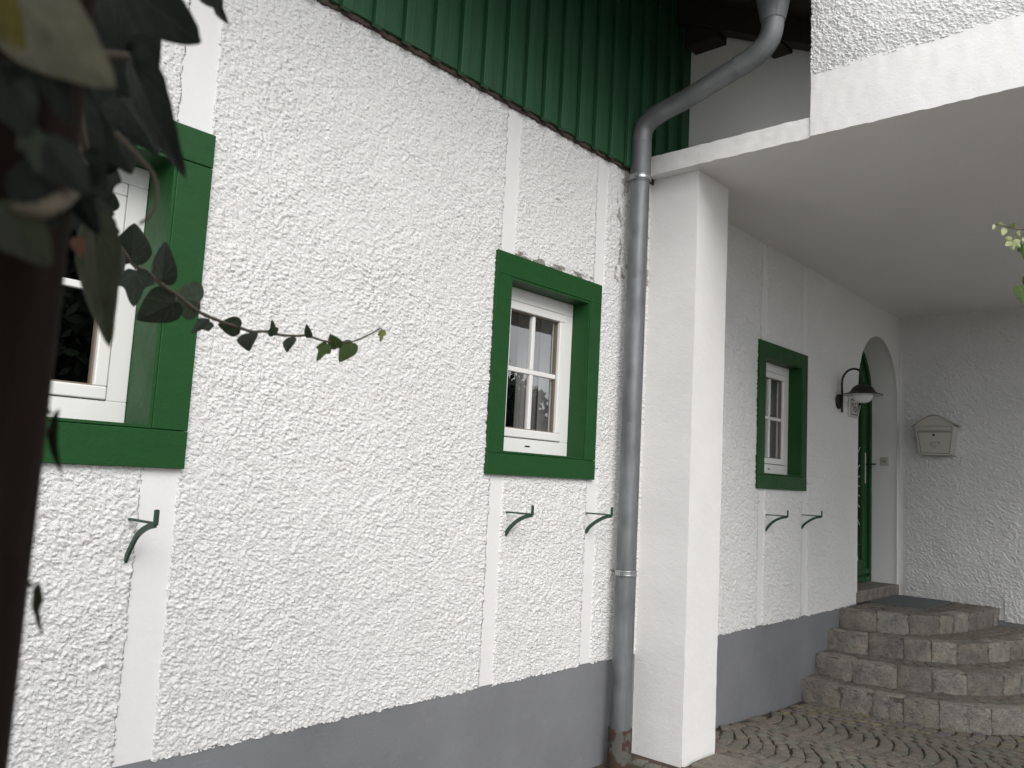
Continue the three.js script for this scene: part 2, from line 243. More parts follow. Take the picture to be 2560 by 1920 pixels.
// ---- windows
function makeWindow(w, label) {
  const g = grp(house, 'window'); g.userData.label = label;
  const { x0, x1, y0, y1, b, bt, bb, depth: d } = w, f = 0.026, xi0 = x0 + b, xi1 = x1 - b, yi0 = y0 + bb, yi1 = y1 - bt, zf = -d;
  const P = (n, geo, mat) => part(g, n, geo, mat);
  P('frame_board', bx(x0, x1, y0, yi0 - 0.001, -0.02, f + 0.002, 0.003), M.green);
  const tight = w.bar ? 0.001 : 0.0002, rr = w.bar ? 0.003 : 0.0012;
  P('frame_board', bx(x0, x1, yi1 + tight, y1, -0.02, f + (w.bar ? 0.0015 : 0.0003), rr), M.green);
  P('frame_board', bx(x0, xi0, yi0 + 0.001, yi1 - tight, -0.02, f, rr), M.green);
  P('frame_board', bx(xi1, x1, yi0 + 0.001, yi1 - tight, -0.02, f, rr), M.green);
  const t = 0.012;
  P('reveal', bx(xi0 + 0.001, xi0 + t, yi0 + t, yi1 - t, zf - 0.06, f - 0.004), M.green);
  P('reveal', bx(xi1 - t, xi1 - 0.001, yi0 + t, yi1 - t, zf - 0.06, f - 0.004), M.green);
  P('reveal', bx(xi0 + 0.001, xi1 - 0.001, yi1 - t, yi1 - 0.001, zf - 0.06, f - 0.004), M.green);
  P('sill', bx(xi0 + 0.001, xi1 - 0.001, yi0 + 0.001, yi0 + t, zf - 0.06, f - 0.003, 0.002), M.green);
  const A = xi0 + t, B = xi1 - t, C = yi0 + t, D = yi1 - t, fw = 0.07, bottom = 0.076;
  const fr = P('window_frame', join([bx(A, B, C, C + bottom, zf - 0.06, zf, 0.004), bx(A, B, D - fw, D, zf - 0.06, zf, 0.004), bx(A, A + fw, C + bottom, D - fw, zf - 0.06, zf - 0.0004, 0.004), bx(B - fw, B, C + bottom, D - fw, zf - 0.06, zf - 0.0004, 0.004)]), M.upvc);
  for (const q of [bx(A + fw - 0.004, B - fw + 0.004, C + bottom - 0.004, C + bottom + 0.004, zf - 0.05, zf - 0.006), bx(A + fw - 0.004, B - fw + 0.004, D - fw - 0.004, D - fw + 0.004, zf - 0.05, zf - 0.006)]) P('gasket', q, M.seal);
  const sa = A + fw + 0.003, sb = B - fw - 0.003, sc = C + bottom + 0.003, sd = D - fw - 0.003, sw = 0.045, zs = zf + 0.008;
  P('sash', join([bx(sa, sb, sc, sc + sw, zs - 0.06, zs, 0.006), bx(sa, sb, sd - sw, sd, zs - 0.06, zs, 0.006), bx(sa, sa + sw, sc + sw, sd - sw, zs - 0.06, zs - 0.0004, 0.006), bx(sb - sw, sb, sc + sw, sd - sw, zs - 0.06, zs - 0.0004, 0.006)]), M.upvc);
  const ga = sa + sw, gb = sb - sw, gc = sc + sw, gd = sd - sw, zg = zs - 0.03, cx = (ga + gb) / 2, cy = w.bar ?? (gc + gd) / 2, bw = 0.013;
  for (const q of [bx(ga, gb, gc - 0.001, gc + 0.006, zg - 0.01, zg + 0.012), bx(ga, gb, gd - 0.006, gd + 0.001, zg - 0.01, zg + 0.012), bx(ga - 0.001, ga + 0.006, gc + 0.006, gd - 0.006, zg - 0.01, zg + 0.012), bx(gb - 0.006, gb + 0.001, gc + 0.006, gd - 0.006, zg - 0.01, zg + 0.012)]) P('gasket', q, M.spacer);
  P('glazing_bar', bx(ga, gb, cy - bw, cy + bw, zg - 0.014, zg + 0.012, 0.005), M.upvc);
  if (!w.bar) { P('glazing_bar', bx(cx - bw, cx + bw, gc, cy - bw, zg - 0.014, zg + 0.0118, 0.005), M.upvc); P('glazing_bar', bx(cx - bw, cx + bw, cy + bw, gd, zg - 0.014, zg + 0.0118, 0.005), M.upvc); }
  const cols = w.bar ? [[ga, gb]] : [[ga, cx], [cx, gb]];
  for (const [p, q] of cols) for (const [r, s] of [[gc, cy], [cy, gd]]) { const pg = new THREE.PlaneGeometry(q - p, s - r); pg.translate((p + q) / 2, (r + s) / 2, zg); P('pane', pg, M.glass); }
  P('drain_slot', bx(mix(A, B, 0.44), mix(A, B, 0.5), C + 0.034, C + 0.042, zf - 0.004, zf + 0.0012), M.dark);
}
makeWindow(WIN[0], 'green framed window behind the foreground post');
makeWindow(WIN[1], 'green framed four-pane window beside the downpipe');
makeWindow(WIN[2], 'green framed four-pane window under the porch');

// ---- arched entrance: reveal, threshold, door
{
  const { x0, x1, cx, cy, r } = ARCH, zd = -0.25;
  const rv = [];                                            // smooth lining of the arch
  const N = 48, pos = [], uv = [], idx = []; const line = [];
  for (let i = 0; i <= 14; i++) line.push([x1, 0.6 + (cy - 0.6) * i / 14]);
  for (let i = 1; i < N; i++) line.push([cx + r * Math.cos(Math.PI * i / N), cy + r * Math.sin(Math.PI * i / N)]);
  for (let i = 14; i >= 0; i--) line.push([x0, 0.6 + (cy - 0.6) * i / 14]);
  let L = 0; line.forEach((p, i) => { if (i) L += Math.hypot(p[0] - line[i - 1][0], p[1] - line[i - 1][1]); const n = [Math.sign(cx - p[0]) * (p[1] <= cy ? 1 : Math.abs((cx - p[0]) / r)), p[1] > cy ? (cy - p[1]) / r : 0]; const e = 0.004; pos.push(p[0] + n[0] * e, p[1] + n[1] * e, 0.006, p[0] + n[0] * e, p[1] + n[1] * e, -0.33); uv.push(0, L, 0.33, L); if (i) { const k = i * 2; idx.push(k - 2, k - 1, k, k, k - 1, k + 1); } });
  const g = new THREE.BufferGeometry(); g.setAttribute('position', new THREE.Float32BufferAttribute(pos, 3)); g.setAttribute('uv', new THREE.Float32BufferAttribute(uv, 2)); g.setIndex(idx); g.computeVertexNormals();
  const arch = part(house, 'arch_lining', g, M.plaster); arch.userData.label = 'smooth plaster lining of the round arch';
  // threshold stone
  const ts = new RoundedBoxGeometry(x1 - x0 + 0.05, 0.105, 0.42, 4, 0.012); const tp = ts.attributes.position;
  for (let i = 0; i < tp.count; i++) { const x = tp.getX(i), y = tp.getY(i), z = tp.getZ(i); tp.setY(i, y + 0.004 * (vn(x * 30, z * 30, 0, 7) - 0.5)); }
  ts.translate((x0 + x1) / 2 + 0.015, 0.602, -0.2); part(house, 'threshold', metric(ts), M.block[0]);
  // door
  const door = grp(house, 'door'); door.userData.label = 'dark green arched front door with leaded glass';
  const archShape = (rr, yb, hole) => { const s = new THREE.Shape(); s.moveTo(cx + rr, yb); s.lineTo(cx + rr, cy); s.absarc(cx, cy, rr, 0, Math.PI, false); s.lineTo(cx - rr, yb); s.lineTo(cx + rr, yb); if (hole) { const h = new THREE.Path(), q = rr - hole; h.moveTo(cx + q, yb + hole); h.lineTo(cx + q, cy); h.absarc(cx, cy, q, 0, Math.PI, false); h.lineTo(cx - q, yb + hole); h.lineTo(cx + q, yb + hole); s.holes.push(h); } return s; };
  const ex = (s, d, z, bev = 0.004) => { const q = new THREE.ExtrudeGeometry(s, { depth: d - 2 * bev, bevelEnabled: bev > 0, bevelSize: bev, bevelThickness: bev, bevelOffset: -bev, bevelSegments: 2, curveSegments: 32 }); q.translate(0, 0, z + bev); return metric(q); };
  part(door, 'door_frame', ex(archShape(r + 0.002, 0.655, 0.055), 0.075, zd - 0.075), M.green);
  part(door, 'door_leaf', ex(archShape(r - 0.056, 0.715, 0.16), 0.05, zd - 0.075), M.green);
  part(door, 'door_panel', ex(archShape(r - 0.20, 0.86, 0), 0.01, zd - 0.06, 0), M.green);
  part(door, 'glazing_frame', ex(archShape(r - 0.212, 1.02, 0.018), 0.02, zd - 0.052, 0.003), M.green);
  { const q = new THREE.ShapeGeometry(archShape(r - 0.228, 1.035, 0), 24); q.translate(0, 0, zd - 0.046); part(door, 'pane', q, std([0.012, 0.03, 0.018], 0.12)); }
  part(door, 'weatherboard', bx(cx - r + 0.06, cx + r - 0.06, 0.735, 0.785, zd - 0.03, zd - 0.004, 0.006), M.green);
  part(door, 'bottom_rail', bx(cx - r + 0.055, cx + r - 0.055, 0.66, 0.715, zd - 0.07, zd - 0.022, 0.004), M.green);
  // sun-ray lead lines across the glass, fanning out from the hinge side
  const c0 = [8.42, 1.63];
  for (const a of [-62, -42, -26, -13, 0, 13, 26, 42, 62]) { const t = a * Math.PI / 180, q0 = V(c0[0] + 0.12 * Math.cos(t), c0[1] + 0.12 * Math.sin(t), zd - 0.042); let len = 0.445 / Math.cos(t); len = Math.min(len, 0.95); const q1 = V(c0[0] + len * Math.cos(t), c0[1] + len * Math.sin(t), zd - 0.042); part(door, 'lead_line', tube([q0, q0.clone().lerp(q1, 0.5), q1], 0.0035, 2, 5), M.upvc); }
  const ha = grp(door, 'handle');
  part(ha, 'back_plate', bx(8.945, 8.972, 1.66, 1.98, zd - 0.024, zd - 0.014, 0.004), M.steel);
  part(ha, 'lever', tube([[8.958, 1.86, zd - 0.02], [8.958, 1.862, zd + 0.035], [8.975, 1.864, zd + 0.048], [9.06, 1.868, zd + 0.05]], 0.008, 14, 8), M.iron);
  part(ha, 'key', join([bx(8.953, 8.963, 1.795, 1.8, zd - 0.015, zd + 0.03), bx(8.945, 8.971, 1.78, 1.815, zd + 0.028, zd + 0.032)]), M.iron);
}
// ---- pillars, porch slab, upper storey
{
  const wob = (g, a = 0.003) => { const q = g, p = q.attributes.position; for (let i = 0; i < p.count; i++) { const x = p.getX(i), y = p.getY(i), z = p.getZ(i); const n = vn(x * 7 + z * 3, y * 5, 0, 201) - 0.5, m = vn(y * 26, x * 26 + z * 19, 0, 202) - 0.5; p.setX(i, x + a * (n + m * 0.7)); p.setZ(i, z + a * (vn(y * 6, x * 5 + z * 4, 0, 203) - 0.5 + m * 0.6)); } q.computeVertexNormals(); return q; };
  const column = (x0, x1, z0, z1) => { const g = new RoundedBoxGeometry(x1 - x0, YC + 0.55, z1 - z0, 1, 0.007); const h = new THREE.BoxGeometry(x1 - x0, YC + 0.5, z1 - z0, 6, 120, 6); h.translate((x0 + x1) / 2, (YC - 0.5) / 2, (z0 + z1) / 2); return metric(wob(h)); };
  part(house, 'pillar', column(XP, XP2, 0.002, ZP), M.pier).userData.label = 'smooth white wall pier at the porch edge';
  part(house, 'pillar', column(XP, XP2, 3.5, 3.85), M.pier);
  // slab and edge beam
  part(house, 'porch_ceiling', bx(4.19, XM + 0.2, YC, YC + 0.1, 0.0, 3.9), M.ceiling);
  const rough = (x0, x1, y0, y1, z0, z1) => { const g = new THREE.BoxGeometry(x1 - x0, y1 - y0, z1 - z0, 3, 8, Math.round((z1 - z0) * 70)); g.translate((x0 + x1) / 2, (y0 + y1) / 2, (z0 + z1) / 2); const p = g.attributes.position; for (let i = 0; i < p.count; i++) { const y = p.getY(i), z = p.getZ(i); p.setY(i, y + 0.009 * (fbm(z * 22, p.getX(i) * 9, 0, 211, 3) - 0.5)); p.setX(i, p.getX(i) + 0.005 * (vn(z * 25, y * 40, 0, 212) - 0.5)); } g.computeVertexNormals(); return metric(g); };
  part(house, 'slab_edge', rough(4.174, 4.192, YC - 0.006, 3.53, -0.01, 1.05), M.plaster);
  part(house, 'edge_beam', rough(4.165, 4.192, YC - 0.002, 3.77, 1.052, 3.9), M.plaster);
  const up = part(house, 'upper_wall', bx(4.18, 4.6, 3.75, 6.6, 1.056, 3.9), M.plaster);
  const lift = (u, v) => v > 3.9 ? v : mix(3.762 + 0.012 * (fbm(u * 40, 1, 0, 77, 3) - 0.5), 3.9, (v - 3.745) / 0.155);
  part(up, 'roughcast', roughcast(steps(1.05, 2.4, 0.0045, 0.006), steps(3.745, 4.7, 0.0045, 0.0045), (u, v, h) => [4.1735 - h * 1.05, v, u], null, null, 1, lift), M.roughcast);
  part(up, 'roughcast', roughcast(steps(2.4, 3.9, 0.02, 0.02), steps(3.745, 4.7, 0.02, 0.02), (u, v, h) => [4.1735 - h, v, u], null, null, 1, lift), M.roughcast);
  part(up, 'roughcast', roughcast(steps(1.05, 3.9, 0.02, 0.02), steps(4.7, 6.6, 0.02, 0.02), (u, v, h) => [4.1735 - h, v, u], null, null, 1), M.roughcast);
  part(house, 'recess_wall', bx(4.605, 4.9, 3.5, 6.6, -0.02, 1.2), M.plaster).userData.label = 'shaded side wall in the notch above the porch slab';
  part(house, 'upper_wall', bx(4.605, XM + 0.2, 3.51, 6.6, 3.6, 3.9), M.plaster);
  part(house, 'upper_wall', bx(XM, XM + 0.3, 3.51, 6.6, -0.2, 3.6), M.plaster);
  part(house, 'upper_ceiling', bx(4.1, XM + 0.4, 6.6, 6.8, -0.2, 4.1), M.darkWood);
  // side wall with the letterbox
  const sw = part(house, 'side_wall', bx(XM + 0.012, XM + 0.32, -0.6, YC, -0.32, 3.9), M.plaster);
  const low = (u, v) => v > 0.7 ? v : mix((u < 0.95 ? 0.54 : 0.42) + 0.01 * (fbm(u * 50, 2, 0, 78, 3) - 0.5), 0.7, (v - 0.4) / 0.3);
  part(sw, 'roughcast', roughcast(steps(0.004, 1.5, 0.0062, 0.0068), steps(0.4, 3.43, 0.0064, 0.0064), (u, v, h) => [XM + 0.006 - h * (u < 0.03 ? 0.15 : u < 0.08 ? mix(0.15, 1.5, (u - 0.03) / 0.05) : 1.5), v, u], null, null, 1, low), M.roughcast);
  part(sw, 'roughcast', roughcast(steps(1.5, 3.9, 0.02, 0.025), steps(0.4, 3.43, 0.02, 0.02), (u, v, h) => [XM + 0.006 - h, v, u], null, null, 1, low), M.roughcast);
  part(sw, 'plinth', bx(XM + 0.004, XM + 0.03, -0.55, 0.43, 0.0, 3.9), M.plinth);
}
// ---- timber cladding below the eaves: wide boards, battens over the joints
{
  const cl = grp(house, 'cladding'); cl.userData.label = 'dark green board and batten cladding';
  const xs = []; for (let x = 1.866 - 0.165 * 12; x < 1.8; x += 0.165) xs.push(x);
  xs.push(1.866, 2.032, 2.197, 2.373, 2.54, 2.695, 2.854, 3.005, 3.154, 3.297, 3.452, 3.604, 3.759, 3.922, 4.07, 4.225, 4.375);
  const R = rng(55);
  for (let i = 0; i < xs.length; i++) {
    const a = xs[i], b = i + 1 < xs.length ? xs[i + 1] : 4.51, y0 = (a > 4 ? 3.5 : 3.412) + 0.004 * (R() - 0.5), dz = 0.002 * R();
    part(cl, 'board', bx(a + 0.0015, b - 0.0015, y0, 4.95, 0.012, 0.034 + dz, 0.003), M.greenWood);
    part(cl, 'batten', bx(a - 0.012, a + 0.036, y0 - 0.014 - 0.006 * R(), 4.95, 0.036, 0.062 + dz, 0.004), M.greenWood);
  }
  part(cl, 'corner_trim', bx(4.512, 4.602, 3.5, 4.95, 0.012, 0.066, 0.004), M.greenWood);
  const g = new THREE.BoxGeometry(7.5, 0.03, 0.03, 900, 2, 2); g.translate(0.75, 3.405, 0.006); const p = g.attributes.position; for (let i = 0; i < p.count; i++) { const x = p.getX(i); p.setY(i, p.getY(i) + 0.012 * (fbm(x * 30, 1, 0, 221, 3) - 0.5)); p.setZ(i, p.getZ(i) + 0.016 * (fbm(x * 40, 7, 0, 222, 3) - 0.5)); } g.computeVertexNormals();
  part(cl, 'ground_batten', metric(g), M.oldWood);
}
// ---- eaves: rafters, boarding, tiles
{
  const roof = grp(house, 'roof'); roof.userData.label = 'dark eaves over the cladding';
  const y = (z) => 4.72 - 0.5 * z, L = Math.hypot(1.3, 0.65);
  const slope = (x0, x1, off, th) => { const s = new THREE.Shape([[-0.6, y(-0.6) + off], [1.02, y(1.02) + off], [1.02, y(1.02) + off + th], [-0.6, y(-0.6) + off + th]].map((p) => new THREE.Vector2(...p))); const g = new THREE.ExtrudeGeometry(s, { depth: x1 - x0, bevelEnabled: false }); g.rotateY(-Math.PI / 2); g.scale(1, 1, 1); g.translate(x1, 0, 0); return metric(g); };
  for (let x = -2.35; x < 3.5; x += 0.71) part(roof, 'rafter', slope(x, x + 0.09, -0.13, 0.128), M.darkWood);
  part(roof, 'rafter', slope(4.44, 4.56, -0.16, 0.158), M.darkWood);
  part(roof, 'purlin', bx(4.47, 4.6, 4.36, 4.5, 0.1, 0.32, 0.004), M.darkWood);
  part(roof, 'purlin', bx(4.4, 4.6, 4.165, 4.3, 0.64, 0.76, 0.004), M.darkWood);
  part(roof, 'soffit_boarding', slope(-3, 4.6, 0, 0.025), M.darkWood);
  part(roof, 'tiles', slope(-3, 4.6, 0.04, 0.05), M.tile);
}

// ------------------------------------------------------------------ rain gutter and downpipe
{
  const gut = thing('rain_gutter', 'grey zinc half-round gutter along the dark eaves', 'gutter');
  const s = new THREE.Shape(); s.absarc(0, 0, 0.075, Math.PI, 2 * Math.PI, false); s.absarc(0, 0, 0.071, 2 * Math.PI, Math.PI, true);
  const g = new THREE.ExtrudeGeometry(s, { depth: 7.1, bevelEnabled: false, curveSegments: 20 }); g.rotateY(Math.PI / 2); g.translate(-3, 4.245, 1.1); part(gut, 'channel', metric(g), M.zinc);
  for (let x = -2.5; x < 4.1; x += 0.9) part(gut, 'gutter_bracket', tube([[x, 4.245, 1.023], [x, 4.195, 1.035], [x, 4.168, 1.1], [x, 4.195, 1.165], [x, 4.245, 1.177]], 0.006, 14, 6), M.zinc);
  const dp = thing('downpipe', 'grey zinc downpipe with two bends beside the white pier', 'downpipe');
  const X = 3.99, Z = 0.105, r = 0.058;
  const straight = (y0, y1, rr) => { const q = new THREE.CylinderGeometry(rr, rr, y1 - y0, 40, 1, true); q.translate(X, (y0 + y1) / 2, Z); return cyl(q, y1 - y0, rr); };
  function cyl(q, len, rr) { const uv = q.attributes.uv; for (let i = 0; i < uv.count; i++) uv.setXY(i, uv.getX(i) * 2 * Math.PI * rr, uv.getY(i) * len); return q; }
  part(dp, 'pipe', straight(0.17, 1.05, r), M.zinc); part(dp, 'pipe', straight(1.045, 3.33, r - 0.002), M.zinc); part(dp, 'pipe', straight(3.3, 3.545, r + 0.002), M.zinc);
  const bend = (pts, rr, seg) => { const q = tube(pts, rr, seg, 40), uv = q.attributes.uv; let L = 0; for (let i = 1; i < pts.length; i++) L += Math.hypot(pts[i][0] - pts[i - 1][0], pts[i][1] - pts[i - 1][1], pts[i][2] - pts[i - 1][2]); for (let i = 0; i < uv.count; i++) uv.setXY(i, uv.getY(i) * 2 * Math.PI * rr, uv.getX(i) * L); return q; };
  part(dp, 'bend', bend([[X, 3.53, Z], [X, 3.58, Z + 0.001], [X, 3.635, Z + 0.016], [X, 3.672, Z + 0.055], [X, 3.694, Z + 0.105], [X, 3.707, Z + 0.147]], r + 0.0005, 30), M.zinc);
  part(dp, 'pipe', bend([[X, 3.7, Z + 0.125], [X, 3.742, 0.41], [X, 3.8, 0.6], [X, 3.842, 0.738]], r - 0.002, 20), M.zinc);
  part(dp, 'bend', bend([[X, 3.834, 0.715], [X, 3.86, 0.79], [X, 3.896, 0.855], [X, 3.945, 0.895], [X, 4.0, 0.91], [X, 4.075, 0.912]], r + 0.001, 30), M.zinc);
  const hop = new THREE.LatheGeometry([[0.058, 0], [0.064, 0.0], [0.075, 0.05], [0.092, 0.15], [0.105, 0.24], [0.108, 0.25], [0.104, 0.25], [0.09, 0.15], [0.07, 0.05]].map((p) => new THREE.Vector2(...p)), 40); hop.translate(X, 4.035, 0.912); part(dp, 'hopper', hop, M.zinc);
  part(dp, 'inlet', bend([[X, 4.2, 0.95], [X, 4.205, 1.0], [X, 4.21, 1.06]], 0.045, 8), M.zinc);
  for (const [y, k] of [[3.325, 0], [1.035, 0]]) {
    const c = grp(dp, 'pipe_clamp');
    const t1 = new THREE.TorusGeometry(r + 0.003, 0.0042, 8, 44); t1.rotateX(Math.PI / 2); const t2 = t1.clone(); t1.translate(X, y - 0.011, Z); t2.translate(X, y + 0.011, Z);
    const bd = new THREE.CylinderGeometry(r + 0.0035, r + 0.0035, 0.022, 44, 1, true); bd.translate(X, y, Z);
    part(c, 'band', join([t1, t2, bd]), M.zincBright); part(c, 'bolt', bx(X - r - 0.022, X - r + 0.002, y - 0.012, y + 0.012, Z + 0.012, Z + 0.024, 0.003), M.zinc);
    part(c, 'wall_rod', tube([[X, y, Z - r], [X, y, 0.03], [X, y, -0.02]], 0.006, 3, 8), M.zinc);
  }
  const base = new THREE.LatheGeometry([[0.066, -0.12], [0.066, 0.02], [0.066, 0.19], [0.0645, 0.196], [0.06, 0.196], [0.06, 0.1]].map((p) => new THREE.Vector2(...p)), 40); base.translate(X, 0, Z); part(dp, 'standpipe', metric(base), M.rust).userData.label = 'rusty iron standpipe at the foot';
}

// ------------------------------------------------------------------ paving of small setts laid in segmental arcs
function settGeo(R, w, d, h = 0.06) {                       // a hewn stone: skirt, worn rim, slightly domed top
  const j = () => (R() - 0.5) * 0.01, c = [[-1, -1], [1, -1], [1, 1], [-1, 1]].map(([a, b]) => [a * w / 2 + j(), b * d / 2 + j()]);
  const pos = [], idx = [], ring = (k, y) => c.forEach(([x, z], i) => pos.push(x * k, y + (R() - 0.5) * 0.004, z * k));
  ring(0.98, -h); ring(1, -0.009); ring(0.95, -0.0015); ring(0.6, 0.0018);
  for (let q = 0; q < 3; q++) for (let i = 0; i < 4; i++) { const a = q * 4 + i, b = q * 4 + (i + 1) % 4; idx.push(a, a + 4, b, b, a + 4, b + 4); }
  idx.push(12, 15, 13, 13, 15, 14);
  const g = new THREE.BufferGeometry(); g.setAttribute('position', new THREE.Float32BufferAttribute(pos, 3)); g.setIndex(idx); const n = g.toNonIndexed(); n.computeVertexNormals(); return metric(n);
}
const SETT = { g: [], far: null };
{ const R = rng(77); for (let i = 0; i < 12; i++) SETT.g.push(settGeo(R, 0.082 + 0.012 * (R() - 0.5), 0.084 + 0.01 * (R() - 0.5))); }
const STEPS = [   // outer edge of each tread (x, z) and its height
  { y: 0.548, p: [[7.49, -0.01], [7.5, 0.16], [7.55, 0.32], [7.64, 0.52], [7.88, 0.69], [8.25, 0.785], [8.62, 0.85], [9.16, 0.915]] },
  { y: 0.392, p: [[7.25, -0.01], [7.25, 0.22], [7.33, 0.48], [7.45, 0.745], [7.61, 0.945], [7.91, 1.11], [8.39, 1.244], [9.16, 1.36]] },
  { y: 0.23, p: [[6.98, -0.01], [6.94, 0.296], [6.99, 0.646], [7.108, 0.873], [7.263, 1.097], [7.508, 1.271], [7.75, 1.356], [8.3, 1.52], [9.16, 1.68]] },
  { y: 0.066, p: [[6.70, -0.01], [6.68, 0.36], [6.70, 0.624], [6.745, 0.924], [6.867, 1.194], [7.13, 1.464], [7.6, 1.72], [8.3, 1.9], [9.16, 2.02]] }];
for (const s of STEPS) { s.curve = new THREE.CatmullRomCurve3(s.p.map(([x, z]) => V(x, 0, z)), false, 'centripetal'); s.len = s.curve.getLength(); s.pts = s.curve.getSpacedPoints(160); }
const insideStep = (s, x, z) => { let c = false; const poly = [...s.pts, V(9.3, 0, s.pts[160].z), V(9.3, 0, -0.1), V(s.pts[0].x, 0, -0.1)]; for (let i = 0, j = poly.length - 1; i < poly.length; j = i++) { const a = poly[i], b = poly[j]; if ((a.z > z) !== (b.z > z) && x < (b.x - a.x) * (z - a.z) / (b.z - a.z) + a.x) c = !c; } return c; };
{
  const paving = grp(scene, 'paving'); paving.userData = { kind: 'structure', label: 'worn brown granite setts laid in arcs in front of the steps', category: 'paving' };
  const R = rng(91), spots = [];
  { const xs = [-0.6, 4.3, 6.3, 9.0], pos = [], uv = [], idx = []; for (const z of [0, 4.05]) for (const x of xs) { pos.push(x, gy(x) - 0.016, z); uv.push(x, z); } for (let i = 0; i < 3; i++) idx.push(i, i + 4, i + 1, i + 1, i + 4, i + 5); const g = new THREE.BufferGeometry(); g.setAttribute('position', new THREE.Float32BufferAttribute(pos, 3)); g.setAttribute('uv', new THREE.Float32BufferAttribute(uv, 2)); g.setIndex(idx); g.computeVertexNormals(); part(paving, 'bedding_sand', g, M.mortar); }
  const bay = 0.9, row = 0.094;
  for (let k = -7; k < 6; k++) for (let q = -4; q < 42; q++) {
    const n = 10; for (let i = 0; i < n; i++) {
      const t = (i + 0.5) / n * 2 - 1, x = 5.8 + k * bay + t * bay / 2, z = 0.05 + q * row + 0.2 * (1 - t * t) - (k % 2 ? 0.03 : 0);
      const ang = Math.atan2(-0.4 * t, bay / 2) * -1;
      if (z < 0.05 || z > 4 || x < -0.5 || x > 8.9) continue; if (insideStep(STEPS[3], x + 0.02, z - 0.02)) continue;
      if (x > XP - 0.05 && x < XP2 + 0.04 && z < ZP + 0.04) continue; if (x > 4.29 && x < 4.66 && z > 0.34) continue; if (x > XP && x < XP2 + 0.05 && z > 3.42 && z < 3.93) continue;
      if (Math.hypot(x - 3.99, z - 0.105) < 0.11) continue; if (Math.hypot(x - 0.075, z - 2.397) < 0.1) continue;
      spots.push({ x: x + (R() - 0.5) * 0.012, z: z + (R() - 0.5) * 0.012, a: ang + (R() - 0.5) * 0.1, s: (0.93 + R() * 0.1) / Math.sqrt(Math.cos(ang)), sz: (0.93 + R() * 0.1) * Math.cos(ang), v: Math.floor(R() * 12), m: Math.floor(R() * 4), dy: (R() - 0.5) * 0.005, tx: (R() - 0.5) * 0.03, tz: (R() - 0.5) * 0.03 });
    }
  }
  const seen = (s) => s.x > 3.8 && s.x < 7.2 && s.z < 1.95 && s.z < 0.1 + (s.x - 3.6) * 0.68 ? Math.hypot(s.x, s.z - 2.75) : 99;
  spots.sort((a, b) => seen(a) - seen(b));
  const dummy = new THREE.Object3D(), rest = [[], [], [], []];
  spots.forEach((s, i) => {
    dummy.position.set(s.x, gy(s.x) + s.dy, s.z); dummy.rotation.set(s.tx, s.a, s.tz); dummy.scale.set(s.s, 1, s.sz);
    if (i < 300) { const m = part(paving, 'sett', SETT.g[s.v], M.setts[s.m]); m.position.copy(dummy.position); m.rotation.copy(dummy.rotation); m.scale.copy(dummy.scale); }
    else { dummy.updateMatrix(); rest[s.m].push(dummy.matrix.clone()); }
  });
  const im = new THREE.InstancedMesh(SETT.g[3], M.setts[0], rest.reduce((n, l) => n + l.length, 0)); let n = 0; for (const l of rest) for (const q of l) { im.setMatrixAt(n, q); im.setColorAt(n++, lin(0.85 + 0.3 * hash(n, 3), 0.85 + 0.28 * hash(n, 3), 0.85 + 0.25 * hash(n, 4))); }
  im.name = 'setts_further_off'; im.userData.kind = 'stuff'; paving.add(im);
  // long edging stones at the rim of the porch floor
  for (let z = 0.345, i = 0; z < 3.4; i++) { const l = 0.3 + 0.12 * hash(i, 8); const g = new RoundedBoxGeometry(0.3, 0.14, l - 0.012, 3, 0.016), p = g.attributes.position; for (let q = 0; q < p.count; q++) { const x = p.getX(q), zz = p.getZ(q); p.setY(q, p.getY(q) + 0.012 * (fbm(x * 14 + i * 3, zz * 14, 0, 231, 3) - 0.5)); p.setX(q, x + 0.014 * (fbm(zz * 18 + i, p.getY(q) * 20, 0, 232, 3) - 0.5)); } g.computeVertexNormals(); g.translate(4.475, -0.07 + 0.01 * hash(i, 9), z + l / 2); part(paving, 'edging_stone', metric(g), M.edging); z += l; }
}
